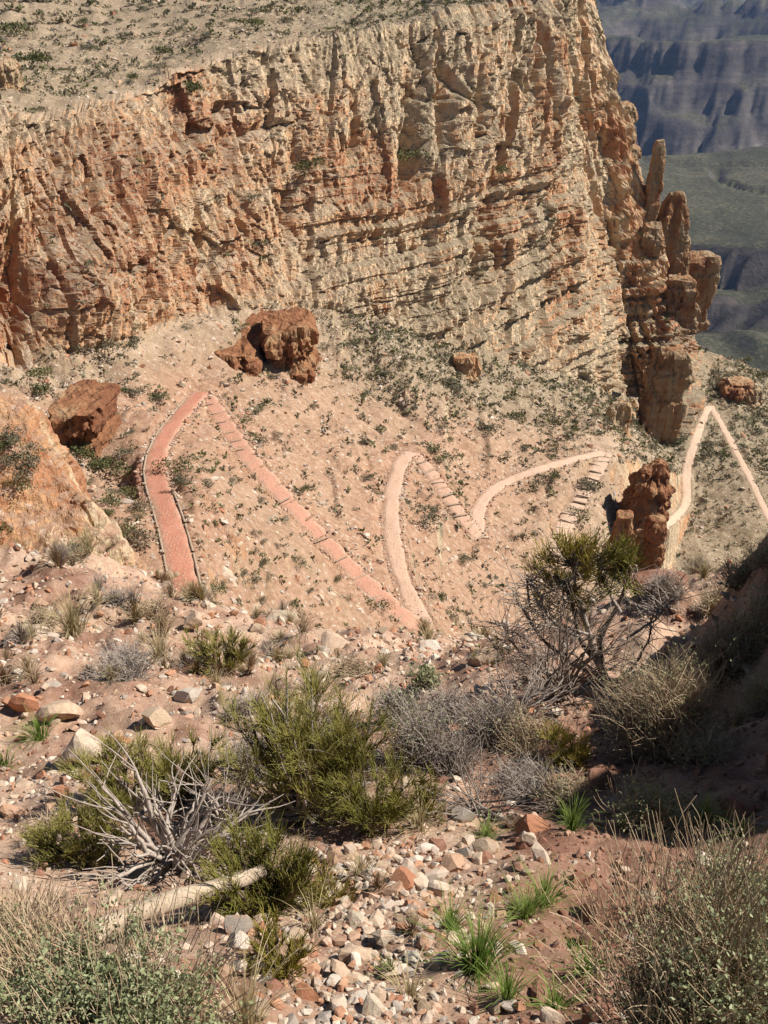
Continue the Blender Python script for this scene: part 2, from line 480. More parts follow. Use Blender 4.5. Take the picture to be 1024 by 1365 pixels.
for k, n in enumerate(SEG):
    t = np.arange(n) / n
    rows.append(stat[:, k, None, :] * (1 - t)[None, :, None] + stat[:, k + 1, None, :] * t[None, :, None])
    vpar.append(k + t)
rows.append(stat[:, 8:9]); vpar.append(np.array([8.0]))
S = np.concatenate(rows, 1).transpose(1, 0, 2).copy()           # (NV, NU, 3)
vpar = np.concatenate(vpar)
NV = len(vpar)
for it in range(10):                                            # round the breaks of slope a little
    S[1:-1] = 0.25 * S[:-2] + 0.5 * S[1:-1] + 0.25 * S[2:]
Vp = np.repeat(vpar[:, None], NU, 1)
PX, PY = project(S)
# outward normal of the smooth sheet
du = np.gradient(S, axis=1); dv = np.gradient(S, axis=0)
Nn = np.cross(du, dv); Nn /= np.linalg.norm(Nn, axis=2, keepdims=True) + 1e-9
if Nn[300, 400, 2] < 0: Nn = -Nn
# distance along the foot of the cliff and height
b0 = S[np.searchsorted(vpar, 3.2)]
qd = np.clip(np.linalg.norm(b0, axis=1) / 95.0, 0.7, 1.6)
s_al = np.concatenate([[0], np.cumsum(np.linalg.norm(np.diff(b0[:, :2], axis=0), axis=1) / qd[1:])])
SS = np.repeat(s_al[None, :], NV, 0).astype(np.float32); ZZ = S[..., 2].astype(np.float32)
X = S[..., 0].astype(np.float32); Y = S[..., 1].astype(np.float32)
cl = sstep(2.85, 3.12, Vp) * (1 - sstep(5.85, 6.15, Vp))
hloc = (stat[:, 6, 2] - stat[:, 3, 2])
amp = np.clip(hloc / 26.0, 0.62, 1.25)[None, :]
ZR = (ZZ / qd[None, :]).astype(np.float32)
lean = (0.0 * (1 - sstep(300, 470, PX)) ).astype(np.float32)
wx = fbm(SS / 9, ZZ / 9, oct=3, seed=3)
wv_ = fbm_axis(SS / 5, ZR / 16, 2, seed=4)
s2 = SS + wv_ * 0.22
big = fbm_axis(s2 / 11.0, ZZ / 45.0, 3, seed=21) + 0.9 * fbm_axis(s2 / 19.0 + 3, ZR / 30.0, 2, seed=23)
rid = 1 - np.abs(fbm_axis(s2 / 6.5, ZZ / 28.0, 3, seed=5))
f1, e1, r1 = worley(s2 / 2.7, (ZR + wx * 2) / 13.0, 31)
f2, e2, r2 = worley(s2 / 1.1, (ZR + wx * 1.0) / 4.4, 37)
leftw = (1 - sstep(300, 480, PX)).astype(np.float32)
f3, e3, r3 = worley(s2 / 0.55, (ZR + wx * 0.5) / (1.5 - 0.6 * leftw), 43)
f4, e4, r4 = worley(s2 / 2.2, (ZR + wx * 1.5) / 2.6, 47)
fine3 = fbm_axis(SS / 0.7, ZR / 1.0, 4, seed=12, gain=0.65)
lower = 1 - sstep(3.9, 4.9, Vp + 0.5 * fbm(SS / 14, ZZ / 20, oct=2, seed=8))
lower = lower * sstep(330, 460, PX)
# bedding: each bed stands out or back by its own amount
zb = ZZ + 0.35 * fbm(X / 12, Y / 12, oct=2, seed=9)
def beds(thick, seed):
    q = zb / thick; k = np.floor(q); f = q - k
    a = _hash(k.astype(np.int64), np.zeros_like(k, np.int64), np.zeros_like(k, np.int64), seed)
    b = _hash(k.astype(np.int64) + 1, np.zeros_like(k, np.int64), np.zeros_like(k, np.int64), seed)
    return (a + (b - a) * sstep(0.82, 1.0, f)) * 2 - 1
bd = beds(2.6, 3) * 0.55 + beds(0.95, 4) * 0.4 + beds(0.5, 14) * 0.2
crack = np.clip(1 - e1 / 0.10, 0, 1) * sstep(0.35, 0.6, vnoise(SS / 6, ZR / 12, None, 19)); crack2 = np.clip(1 - e2 / 0.12, 0, 1)
col_amp = 1 - 0.55 * lower
D = (0.76 + 0.5 * sstep(790, 850, PX)) * amp * (2.0 * big + 1.6 * (rid - 0.6) * col_amp + 1.7 * (r1 - 0.5) * col_amp + 0.95 * (r2 - 0.5) + (0.7 + 1.1 * leftw) * (r4 - 0.5) + (0.5 + 0.3 * leftw) * (r3 - 0.5)
           - 1.5 * crack * col_amp - 0.45 * crack2 + (0.28 + 0.75 * lower) * bd) + 0.24 * fine3 * np.sqrt(qd)[None, :]
# named shapes of the wall: ribs and clefts
for (px, py, sx, sy, a) in [(100,395,38,85,7.0),(26,400,20,80,-6.0),(158,272,11,45,-4.2),(122,262,8,30,-2.6),(272,178,8,18,-2.6),(388,290,7,30,-2.2),(60,300,9,40,-2.0),(215,330,7,30,-1.8),(310,200,7,30,-1.8),(575,150,7,45,-2.0),(612,120,6,40,-1.8),(690,110,7,50,-2.2),(742,150,6,40,-2.0),(500,300,6,40,-1.6),(190,330,20,80,0.9),(247,165,8,36,-3.0),(470,180,7,22,-3.2),
                            (542,200,9,60,-3.2),(445,190,22,120,1.3),(640,330,6,60,-1.2),(595,250,26,110,0.9),(765,60,10,80,-1.3),(705,180,20,120,1.2),
                            (398,260,12,90,-1.1),(720,400,8,50,-0.9),(800,420,22,60,0.8),(340,260,16,70,0.8)]:
    D += a * 0.85 * amp * np.exp(-((PX - px) / sx) ** 2 - ((PY - py) / sy) ** 2) * 1.0
# broken ledges in the upper talus under the cliff
led = sstep(2.2, 2.75, Vp) * (1 - sstep(2.95, 3.05, Vp)) * sstep(380, 470, PX) * (1 - sstep(830, 880, PX)) * sstep(-0.1, 0.5, fbm(X / 9, Y / 9, oct=2, seed=77))
hn = Nn.copy(); hn[..., 2] *= 0.25; hn /= np.linalg.norm(hn, axis=2, keepdims=True) + 1e-9
S2 = S + hn * (D * cl)[..., None]
S2 = S2 + hn * (led * (0.5 * bd + 0.5 * (r2 - 0.5) + 0.35 * (r3 - .5)))[..., None] * 1.2
# talus and upper slope: relief of gullies, hummocks and half-buried rocks
tal = 1 - cl
fb1, eb1, rb1 = worley(X / 1.3, Y / 1.3, 51); fb2, eb2, rb2 = worley(X / 0.55, Y / 0.55, 53)
scarp = 0.75 * np.clip(beds(1.9, 24), -0.5, 1) * sstep(0.05, 0.5, fbm(X / 8 + 9, Y / 8, oct=2, seed=87)) * sstep(0.6, 1.2, Vp)
hum = scarp + 0.6 * fbm(X / 9, Y / 9, oct=3, seed=61) + 0.26 * fbm(X / 2.2, Y / 2.2, oct=2, seed=63)
rocky = sstep(0.0, 0.6, fbm(X / 7, Y / 7, oct=2, seed=67) + 0.55 * sstep(2.2, 3.0, Vp))
lump = np.where(rb1 > 0.72, np.clip(0.42 - fb1, 0, 1) * 1.0, 0) * rocky
gul = -0.5 * np.clip(1 - np.abs(fbm(X / 14 + 3, Y / 14, oct=2, seed=69)) / 0.16, 0, 1)
fade_in = sstep(0.0, 0.3, Vp)
S2[..., 2] += tal * (hum + lump + 0.5 * gul) * np.where(Vp > 6, 0.7, 1.0)
# ledges that break the upper slope above the rim on the left
up = sstep(6.0, 6.15, Vp) * (1 - sstep(30, 190, PX))
S2[..., 2] += up * 0.5 * np.clip(bd + 0.4 * fbm(X / 3, Y / 3, oct=2, seed=71), -0.4, 1.0)
for (px, py, sx, sy, dz) in [(172,634,26,20,-2.4),(125,622,40,18,-1.7),(60,560,30,30,-1.2),(175,560,40,40,0.5)]:
    S2[..., 2] += tal * dz * np.exp(-((PX - px) / sx) ** 2 - ((PY - py) / sy) ** 2)

# ------------------------------------------------------------------ trails: find them on the slope, cut a bench, lay the tread
st3 = 3
sub = S2[::st3, ::st3]
bq = grid_quads(*sub.shape[:2])
wall_bvh = BVHTree.FromPolygons([tuple(map(float, v)) for v in sub.reshape(-1, 3)], [tuple(map(int, q)) for q in bq])
def on_wall(px, py):
    h = wall_bvh.ray_cast(Vector((0, 0, 0)), Vector(ray(px, py)))
    return None if h[0] is None else np.array(h[0])
def smooth_path(P, n):
    for _ in range(n):
        Q = P.copy(); Q[1:-1] = 0.25 * P[:-2] + 0.5 * P[1:-1] + 0.25 * P[2:]; P = Q
    return P
def resample(P, step):
    d = np.concatenate([[0], np.cumsum(np.linalg.norm(np.diff(P, axis=0), axis=1))])
    n = max(3, int(d[-1] / step)); t = np.linspace(0, d[-1], n)
    return np.stack([np.interp(t, d, P[:, i]) for i in range(P.shape[1])], 1)
TRAILS = [  # pixels of the centre line, width, paleness, (step spacing), which side carries stones
 ('red', [(262,850),(250,800),(240,745),(226,690),(209,645),(204,615),(222,578),(246,548),(268,524)], 1.39, 0.0, 0, 'stones'),
 ('red', [(272,522),(285,540),(302,568),(332,612),(376,660),(420,706),(462,752),(502,792),(540,825),(574,846)], 1.33, 0.22, 1.7, 'stones'),
 ('pale', [(574,848),(548,802),(529,752),(520,700),(524,652),(533,617),(546,603)], 1.25, 0.68, 0, 'stones'),
 ('pale', [(551,603),(562,614),(578,632),(600,666),(624,704),(640,718)], 1.29, 0.55, 1.05, 'stones'),
 ('pale', [(642,718),(633,696),(640,668),(664,647),(700,631),(748,617),(790,606),(806,603)], 1.16, 0.75, 0, 'stones'),
 ('pale', [(806,605),(796,628),(777,660),(758,690),(746,715),(738,742)], 1.50, 0.85, 1.15, 'logs'),
 ('pale', [(884,704),(900,690),(917,672),(914,640),(916,618),(926,590),(938,556),(945,542)], 1.29, 0.95, 0, 'none'),
 ('pale', [(947,541),(960,562),(976,592),(997,632),(1018,676),(1040,722)], 1.12, 0.85, 0, 'wall'),
]
paths = []
for kind, pix, w, pale, stp, side in TRAILS:
    pp = resample(np.array(pix, float), 3.0)
    pp = smooth_path(pp, 4)
    P = [on_wall(*q) for q in pp]; P = np.array([q for q in P if q is not None])
    # drop jumps behind a crest
    keep = [0]
    for i in range(1, len(P)):
        if np.linalg.norm(P[i] - P[keep[-1]]) < 6: keep.append(i)
    P = smooth_path(resample(P[keep], 0.35), 40)
    paths.append(P)
last_tal = int(np.searchsorted(vpar, 3.0))
flat = S2[:last_tal].reshape(-1, 3)
best = np.full(len(flat), 1e9); bz = np.zeros(len(flat)); bw = np.zeros(len(flat))
for P, T in zip(paths, TRAILS):
    lo = P.min(0) - 3; hi = P.max(0) + 3
    idx = np.where((flat[:, 0] > lo[0]) & (flat[:, 0] < hi[0]) & (flat[:, 1] > lo[1]) & (flat[:, 1] < hi[1]))[0]
    for c in range(0, len(idx), 20000):
        ii = idx[c:c + 20000]
        d2 = ((flat[ii, None, :2] - P[None, :, :2]) ** 2).sum(2)
        j = d2.argmin(1); d = np.sqrt(d2[np.arange(len(ii)), j]) - T[2] / 2
        m = (d < best[ii]) & (np.abs(flat[ii, 2] - P[j, 2]) < 5)
        best[ii[m]] = d[m]; bz[ii[m]] = P[j[m], 2]
w_ = 1 - sstep(0.12, 0.75, best)
flat[:, 2] = flat[:, 2] * (1 - w_) + bz * w_
S2[:last_tal] = flat.reshape(last_tal, NU, 3)
trail_dist = np.full((NV, NU), 1e9); trail_dist[:last_tal] = best.reshape(last_tal, NU)

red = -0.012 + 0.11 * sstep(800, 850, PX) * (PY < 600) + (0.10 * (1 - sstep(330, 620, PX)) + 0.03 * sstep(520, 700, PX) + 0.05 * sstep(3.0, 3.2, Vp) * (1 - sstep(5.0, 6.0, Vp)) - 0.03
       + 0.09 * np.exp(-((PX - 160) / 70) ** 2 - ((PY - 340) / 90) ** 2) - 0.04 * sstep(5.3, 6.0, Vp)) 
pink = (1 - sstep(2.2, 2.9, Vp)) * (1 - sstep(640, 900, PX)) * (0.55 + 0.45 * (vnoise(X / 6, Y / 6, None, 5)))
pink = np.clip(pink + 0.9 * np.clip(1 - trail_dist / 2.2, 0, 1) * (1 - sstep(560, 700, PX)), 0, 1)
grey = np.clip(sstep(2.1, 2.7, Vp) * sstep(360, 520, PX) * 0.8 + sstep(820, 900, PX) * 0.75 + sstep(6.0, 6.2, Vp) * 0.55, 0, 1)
debris = np.where(Vp < 3, 0.55, np.where(Vp > 6, 0.4, 0.0)) * (1 - 0.8 * led)
debris = np.maximum(debris, 0.8 * (trail_dist < 2.0))
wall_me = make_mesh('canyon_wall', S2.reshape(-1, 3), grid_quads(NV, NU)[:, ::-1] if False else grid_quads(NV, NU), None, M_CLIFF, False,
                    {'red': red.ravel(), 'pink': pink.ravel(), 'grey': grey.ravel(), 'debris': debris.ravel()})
add('canyon_wall', wall_me, kind='structure')
sub = S2[::st3, ::st3]
wall_bvh = BVHTree.FromPolygons([tuple(map(float, v)) for v in sub.reshape(-1, 3)], [tuple(map(int, q)) for q in bq])
SNz = np.cross(np.gradient(S2, axis=1), np.gradient(S2, axis=0)); SNz /= np.linalg.norm(SNz, axis=2, keepdims=True) + 1e-9
WNZ = np.abs(SNz[..., 2]); QX, QY = project(S2)

# ------------------------------------------------------------------ stones: a few cut shapes shared by every stone
def ico(sub=1):
    import bmesh
    bm = bmesh.new(); bmesh.ops.create_icosphere(bm, subdivisions=sub, radius=1.0)
    V = np.array([v.co[:] for v in bm.verts]); T = np.array([[v.index for v in f.verts] for f in bm.faces]); bm.free()
    return V, T
ICO1, ICO2, ICO3 = ico(1), ico(2), ico(3)
def cut_stone(seed, src, ncut=9, flat=0.7, rough=0.02):
    g = np.random.default_rng(seed); V = src[0].copy()
    for k in range(ncut):
        n = g.normal(size=3); n /= np.linalg.norm(n); d = g.uniform(0.38, 0.72)
        q = V @ n - d; V = V - np.where(q > 0, q, 0)[:, None] * n
    V += g.normal(size=V.shape) * rough * 0.5
    V *= np.array([g.uniform(0.85, 1.25), g.uniform(0.7, 1.05), flat * g.uniform(0.75, 1.15)])
    return V, src[1]
STONES = [cut_stone(100 + i, ICO3 if i < 0 else ICO2, 15) for i in range(16)]
STONES_LO = [cut_stone(200 + i, ICO1, 6, 0.7, 0.1) for i in range(10)]
STONE_ME = [make_mesh('stone', V, None, T, M_STONEC, False) for V, T in STONES]
STONE_DARK = [make_mesh('dark_stone', V, None, T, M_DARK, False) for V, T in STONES[:6]]
def scatter_mesh(name, src, P, size, mat, sink=0.3, g=rng, smooth=False, squash=1.0):
    """many copies of a few shapes joined into one mesh (numpy)"""
    Vs, Ts, Rn, off = [], [], [], 0
    k = g.integers(0, len(src), len(P))
    for i in range(len(src)):
        m = np.where(k == i)[0]
        if not len(m): continue
        V, T = src[i]
        a = g.uniform(0, 2 * np.pi, len(m)); c, s = np.cos(a), np.sin(a)
        sz = size[m]
        x = (V[None, :, 0] * c[:, None] - V[None, :, 1] * s[:, None]) * sz[:, None]
        y = (V[None, :, 0] * s[:, None] + V[None, :, 1] * c[:, None]) * sz[:, None]
        tl = g.normal(size=(len(m), 2)) * 0.25
        z = V[None, :, 2] * sz[:, None] * squash + tl[:, :1] * x + tl[:, 1:] * y
        W = np.stack([x, y, z + (sz * (0.5 - sink))[:, None] * squash], 2) + P[m][:, None, :]
        Vs.append(W.reshape(-1, 3)); Ts.append((np.arange(len(m))[:, None, None] * len(V) + T[None]).reshape(-1, T.shape[1]) + off)
        Rn.append(np.repeat(g.uniform(0, 1, len(m)), len(V))); off += len(m) * len(V)
    V = np.concatenate(Vs); T = np.concatenate(Ts)
    return make_mesh(name, V, T if T.shape[1] == 4 else None, T if T.shape[1] == 3 else None, mat, smooth, {'rnd': np.concatenate(Rn)})

# tread, edging and steps of each trail
M_LOG = mat_wood('grey_weathered_timber', [(0.20, 0.14, 0.10), (0.33, 0.25, 0.18), (0.46, 0.37, 0.28)])
TRAIL_COL = {'red': 'red', 'pale': 'pale'}
for ti, (P, (kind, pix, w, pale, stp, side)) in enumerate(zip(paths, TRAILS)):
    T = np.gradient(P, axis=0); T[:, 2] = 0; T /= np.linalg.norm(T, axis=1, keepdims=True)
    N = np.stack([-T[:, 1], T[:, 0], 0 * T[:, 0]], 1)
    n = len(P); cross = np.linspace(-1, 1, 9)
    t = np.arange(n)
    wl = w / 2 * (1 + 0.18 * fbm(t / 4.0, np.full(n, 3.0 + ti), oct=3, seed=ti))
    G = P[:, None, :] + N[:, None, :] * (cross[None, :, None] * wl[:, None, None])
    G[..., 2] += 0.07 - 0.10 * np.abs(cross[None, :]) ** 6 + 0.03 * fbm(G[..., 0] * 1.5, G[..., 1] * 1.5, oct=2, seed=3)
    if stp:
        d = np.concatenate([[0], np.cumsum(np.linalg.norm(np.diff(P, axis=0), axis=1))])
        ph = (d / stp) % 1.0
        sl = -np.sign(P[-1, 2] - P[0, 2]) if abs(P[-1, 2] - P[0, 2]) > .3 else 1
        G[..., 2] += (sl * (ph - 0.5) * 0.16)[:, None]
    me = make_mesh('trail', G.reshape(-1, 3), grid_quads(n, 9), None, M_TRAIL, True, {'pale': np.full(n * 9, pale), 'edge': np.repeat(np.abs(cross)[None, :], n, 0).ravel()})
    tr = add('trail', me, kind='structure')
    g = np.random.default_rng(400 + ti)
    if side in ('stones', 'logs', 'wall'):
        pts = []; sz = []
        for sd in (-1, 1, -1, 1):
            q = resample(np.concatenate([P, N], 1), 0.30)
            off = (w / 2 + 0.06 + np.abs(g.normal(size=len(q))) * 0.25 - 0.1)
            pp = q[:, :3] + q[:, 3:] * (sd * off)[:, None]
            keepm = g.uniform(size=len(q)) < (0.75 if side == 'stones' else 0.4) * (0.45 + 0.75 * vnoise(np.arange(len(q)) / 9.0, np.full(len(q), 5.0 + sd), None, ti))
            pts.append(pp[keepm]); sz.append(np.clip(np.exp(g.normal(size=keepm.sum()) * 0.4) * 0.10, 0.05, 0.26))
        me = scatter_mesh('edging_stones', STONES_LO, np.concatenate(pts), np.concatenate(sz), M_STONE, 0.15, g)
        add('edging_stone', me, tr, kind='stuff')
    if ti == 0:                                       # timber kerbs pegged along the red tread
        for sd, r0, r1 in ((-1, 0.02, 0.42), (1, 0.05, 0.95)):
            q = np.concatenate([P, N], 1)[int(r0 * n):int(r1 * n)]; q = resample(q, 2.4)
            for i in range(len(q) - 1):
                a = q[i, :3] + q[i, 3:] * sd * (w / 2 - 0.02); b = q[i + 1, :3] + q[i + 1, 3:] * sd * (w / 2 - 0.02)
                L = np.stack([a + (b - a) * f for f in np.linspace(0.02, 0.97, 4)]) ; L[:, 2] += 0.06 + g.normal() * 0.02
                V, Q = curves(L[None], np.full((1, 4), 0.06), 6)
                add('kerb_log', make_mesh('kerb_log', V, Q, None, M_LOG), tr)
    if stp:
        q = resample(np.concatenate([P, N], 1), stp)
        ph0 = 0
        V, Q = curves(np.array([[[-0.5, 0, 0], [-0.2, 0, 0.008], [0.2, 0, 0.0], [0.5, 0, -0.006]]]) * np.array([w * 0.98, 1, 1]), np.array([[0.06, 0.07, 0.068, 0.058]]), 7)
        sm = make_mesh('step_log', V, Q, None, M_LOG)
        for i in range(1, len(q)):
            o = add('step', sm, tr, q[i, :3] + np.array([g.normal() * 0.12, g.normal() * 0.12, 0.10 + g.normal() * 0.015]))
            o.scale = (float(g.uniform(0.75, 1.05)), float(g.uniform(0.8, 1.3)), float(g.uniform(0.8, 1.3)))
            if ti == 1: o.scale = (float(g.uniform(0.4, 0.9)), 0.7, 0.7); o.location = o.location + Vector((q[i, 3:] * float(-0.25 + g.normal() * 0.15)).tolist())
            o.rotation_euler = (0, g.normal() * 0.03, math.atan2(q[i, 4], q[i, 3]) + g.normal() * 0.14)

# ------------------------------------------------------------------ standing rocks: pinnacles, buttresses, outcrops
def tower(name, px0, px1, ytop, ybase, r, label, cat, depth=0.9, prof=None, seed=1, mat=None, sink=0.15, rz=-0.2, square=6.0, bed=0.9, rough=1.0, leanx=0.0, group=None, cell=1.0):
    rz = rz + 0.12
    """a standing block of jointed, bedded rock; measures in metres"""
    mat = mat or M_BLOCK
    base = pt((px0 + px1) / 2, ybase, r)
    wd = (px1 - px0) / FPX * r / (abs(math.cos(rz)) + 0.55 * depth * abs(math.sin(rz)))
    hgt = (-base[1] * math.tan(ang(ytop))) - base[2]
    d_top = base[1] * CP - (base[2] + 0.7 * hgt) * SP; base[0] = ((px0 + px1) / 2 - W0 / 2) / FPX * d_top
    wd *= d_top / (base[1] * CP - base[2] * SP)
    nt = int(np.clip(wd * 3.2 / 0.14, 90, 170)); nh = int(np.clip(hgt / 0.16, 40, 130))
    th = np.linspace(0, 2 * np.pi, nt, endpoint=False) + np.pi / 2; t = np.linspace(-sink, 1, nh)
    prof = prof or [(0, 1.0), (0.5, 0.95), (0.9, 0.85), (1, 0.6)]
    pr = np.interp(np.clip(t, 0, 1), [p[0] for p in prof], [p[1] for p in prof])
    TH, TT = np.meshgrid(th, t); PR = np.repeat(pr[:, None], nt, 1)
    rr = (np.abs(np.cos(TH)) ** square + np.abs(np.sin(TH)) ** square) ** (-1 / square)
    h = TT * hgt; wr = wd / 2; ex = np.cos(TH) * rr; ey = np.sin(TH) * rr
    arc = np.cumsum(np.hypot(np.diff(ex[0], prepend=ex[0, 0]), np.diff(ey[0], prepend=ey[0, 0]))) * wr
    ARC = np.repeat(arc[None], nh, 0) + seed * 13.0
    wv = fbm(ARC / 3, h / 3, oct=2, seed=seed)
    big = fbm(ex * 1.3 + seed, ey * 1.3, h / (wd * 1.1), oct=3, seed=seed) * 0.05 * wd
    q = (h + 0.3 * wv) / bed; k = np.floor(q).astype(np.int64); f = q - k; z0 = np.zeros_like(k)
    b0 = _hash(k, z0, z0, seed); b1 = _hash(k + 1, z0, z0, seed); bb = b0 + (b1 - b0) * sstep(0.8, 1, f) - 0.5
    f1, e1, r1 = worley(ARC / (1.5 * cell) + 0.2 * wv, h / (3.2 * cell), seed + 5)
    f2, e2, r2 = worley(ARC / (0.6 * cell), h / (1.0 * cell), seed + 6)
    f3, e3, r3 = worley(ARC / (0.28 * cell), h / (0.4 * cell), seed + 7)
    am = rough * min(1.0, wd / 6.0 + 0.25)
    dd = big + am * (0.75 * bb + 1.15 * (r1 - 0.5) + 0.42 * (r2 - 0.5) + 0.2 * (r3 - 0.5) - 0.15 * np.clip(1 - e1 / 0.1, 0, 1))
    dd = dd * (1 - 0.75 * sstep(0.9, 1.0, TT))
    RX = np.maximum(PR * wr + dd, 0.12 * wr)
    V = np.stack([ex * RX + leanx * TT * wr, ey * RX * depth, h], 2)
    V[..., 2] += 0.5 * am * wv * sstep(0.85, 1.0, TT)
    rings = [V.reshape(-1, 3)]; c = V[-1].mean(0); prev = V[-1]
    sm = V[-1] - c
    for s_ in (0.8, 0.55, 0.3):
        sm = sum(np.roll(sm, q_, 0) for q_ in range(-9, 10)) / 19
        rg = c + sm * s_
        rg[:, 2] += 0.25 * am * fbm(rg[:, 0] / 0.8 + seed, rg[:, 1] / 0.8, oct=3, seed=seed + 3) + (1 - s_) * 0.05 * wd
        rings.append(rg)
    V = np.concatenate(rings + [[c + np.array([0, 0, 0.05 * wd])]])
    nr = nh + 3
    i = np.arange(nr)[:, None] * nt + np.arange(nt)[None]; j = np.arange(nr)[:, None] * nt + (np.arange(nt)[None] + 1) % nt
    Q = np.stack([i[:-1], j[:-1], j[1:], i[1:]], -1).reshape(-1, 4)
    a0 = (nr - 1) * nt
    Tt = np.stack([a0 + np.arange(nt), a0 + (np.arange(nt) + 1) % nt, np.full(nt, nr * nt)], 1)
    V[:, :2] = V[:, :2] @ np.array([[math.cos(rz), math.sin(rz)], [-math.sin(rz), math.cos(rz)]])
    o = add(name, make_mesh(name, V, Q, Tt, mat, False), None, base, label=label, category=cat)
    if group: o['group'] = group
    return o
M_PALEBLOCK = mat_block('tan_ledge_rock', 0.0, 0.74); M_RED = mat_block('dark_red_rock', 0.19, 0.62); M_SPIRE_SHADE = mat_block('shade_darkened_spire_rock', 0.05, 0.52)  # brown spire rock: colour darkened to stand in for shade on the towers
tower('rock_buttress', 800, 848, 138, 330, 161, 'brushy tan rock shoulder behind the edge of the big cliff', 'buttress', 1.4, [(0,1.5),(0.5,1.15),(0.8,0.9),(1,0.55)], 11, M_SPIRE_SHADE, 0.3, -0.3, 4.0, 1.6, 1.1, cell=1.6)
tower('rock_pinnacle', 858, 880, 187, 430, 159, 'slender upright red rock finger standing apart from the cliff', 'pinnacle', 0.9, [(0,2.0),(0.2,1.5),(0.3,1.15),(0.38,0.92),(0.8,0.86),(0.95,0.7),(1,0.45)], 12, M_SPIRE_SHADE, 0.2, -0.1, 6.0, 1.6, 0.4, cell=1.3)
tower('rock_buttress', 846, 880, 300, 450, 156, 'ribbed brown buttress between the cliff edge and slender pinnacle', 'buttress', 1.0, [(0,1.7),(0.4,1.25),(0.7,0.95),(1,0.6)], 25, M_SPIRE_SHADE, 0.2, -0.2, 4.0, 1.5, 1.2, cell=1.4)
tower('rock_buttress', 884, 926, 370, 470, 155, 'lower step of rock carrying the broad leaning pinnacle', 'buttress', 0.8, [(0,1.2),(0.5,1.0),(1,0.85)], 27, M_SPIRE_SHADE, 0.5, -0.15, 5.0, 1.2, 1.0, cell=1.4)
tower('rock_pinnacle', 880, 930, 258, 420, 160, 'broad leaning rock pinnacle with a sloping brushy top', 'pinnacle', 0.7, [(0,1.12),(0.4,1.06),(0.6,1.0),(0.78,0.85),(0.9,0.62),(1,0.3)], 13, M_SPIRE_SHADE, 0.4, -0.08, 6.0, 1.0, 0.55, leanx=-0.4, cell=1.5)
tower('rock_buttress', 866, 916, 468, 566, 142, 'massive dark rock buttress below the two pinnacles', 'buttress', 0.7, [(0,1.05),(0.3,1.02),(0.6,0.98),(0.8,0.92),(0.92,0.8),(1,0.6)], 14, M_SPIRE_SHADE, 0.3, -0.08, 8.0, 2.2, 0.8, cell=2.0)
tower('rock_block', 916, 954, 340, 392, 172, 'dark squared rock block poking out behind the broad pinnacle', 'rock', 0.9, [(0,0.85),(0.4,0.9),(0.8,1.05),(1,0.95)], 15, M_SPIRE_SHADE, 0.9, -0.1, 6.0, 2.0, 0.8, cell=2)
tower('rock_outcrop', 346, 418, 428, 508, 86.0, 'square dark red rock outcrop jutting from slope above trail', 'outcrop', 1.5, [(0,1.08),(0.3,1.0),(0.5,0.95),(0.55,0.88),(0.95,0.92),(1,0.86)], 16, M_RED, 0.5, -0.05, 7.0, 1.3, 0.8)
tower('rock_ledge', 272, 356, 442, 488, 86.5, 'low stepped rock ledge beside the square red outcrop', 'ledge', 2.4, [(0,1.1),(0.5,1.0),(1,0.9)], 17, M_RED, 0.8, -0.05, 6.0, 0.9, 0.7)
tower('rock_ledge', 80, 146, 530, 586, 62, 'red rock ledge with dark overhang in gully beside red trail', 'ledge', 2.0, [(0,0.8),(0.3,0.82),(0.5,1.02),(1,0.95)], 18, M_RED, 0.5, -0.2, 6.0, 0.8, 0.6)
tower('rock_outcrop', 832, 892, 622, 706, 89, 'crumbling red and pink rock outcrop below the timber steps', 'outcrop', 1.0, [(0,1.1),(0.4,1.0),(0.7,0.8),(0.9,0.6),(1,0.4)], 19, M_RED, 0.4, -0.15, 3.0, 0.9, 1.1, leanx=0.25)
tower('rock_pillar', 860, 888, 690, 758, 83, 'small dark stacked rock pillar under the crumbling red outcrop', 'pillar', 0.9, [(0,0.9),(0.3,1.0),(0.5,0.75),(0.55,0.8),(0.8,1.05),(1,0.8)], 20, M_RED, 0.5, -0.2, 4.0, 0.7, 0.7, cell=0.7)
tower('rock_pillar', 814, 848, 686, 752, 81, 'dark red stub of rock at the foot of crumbling outcrop', 'pillar', 0.9, [(0,1.2),(0.5,0.95),(1,0.6)], 21, M_RED, 0.5, -0.2, 4.0, 0.8, 0.7, cell=0.8)
tower('rock_outcrop', 806, 842, 536, 604, 116, 'tan broken outcrop on the slope under the dark buttress', 'outcrop', 0.9, [(0,1.6),(0.5,1.1),(1,0.5)], 22, M_PALEBLOCK, 0.5, -0.2, 3.0, 0.9, 0.9)
for i, (a, b, c, d, r, lab) in enumerate([(962, 1010, 508, 532, 165, 'small dark ledge on ridge right of the far trail bend'), (598, 640, 474, 512, 103, 'pale cream boulder at the cliff foot'),
                                          (-14, 24, 78, 116, 88, 'red rock ledge on the slope above the cliff rim'), (250, 318, 372, 408, 92, 'broken red ledge at the cliff foot above square outcrop')]):
    tower('boulder' if i == 1 else 'rock_ledge', a, b, c, d, r, lab, 'boulder' if i == 1 else 'ledge', 1.0, [(0,1.1),(0.6,0.95),(1,0.7)], 40 + i, M_PALEBLOCK if i in (1, 3) else M_BLOCK, 0.9, -0.2, 4.0, 0.6, 0.7, cell=0.8)

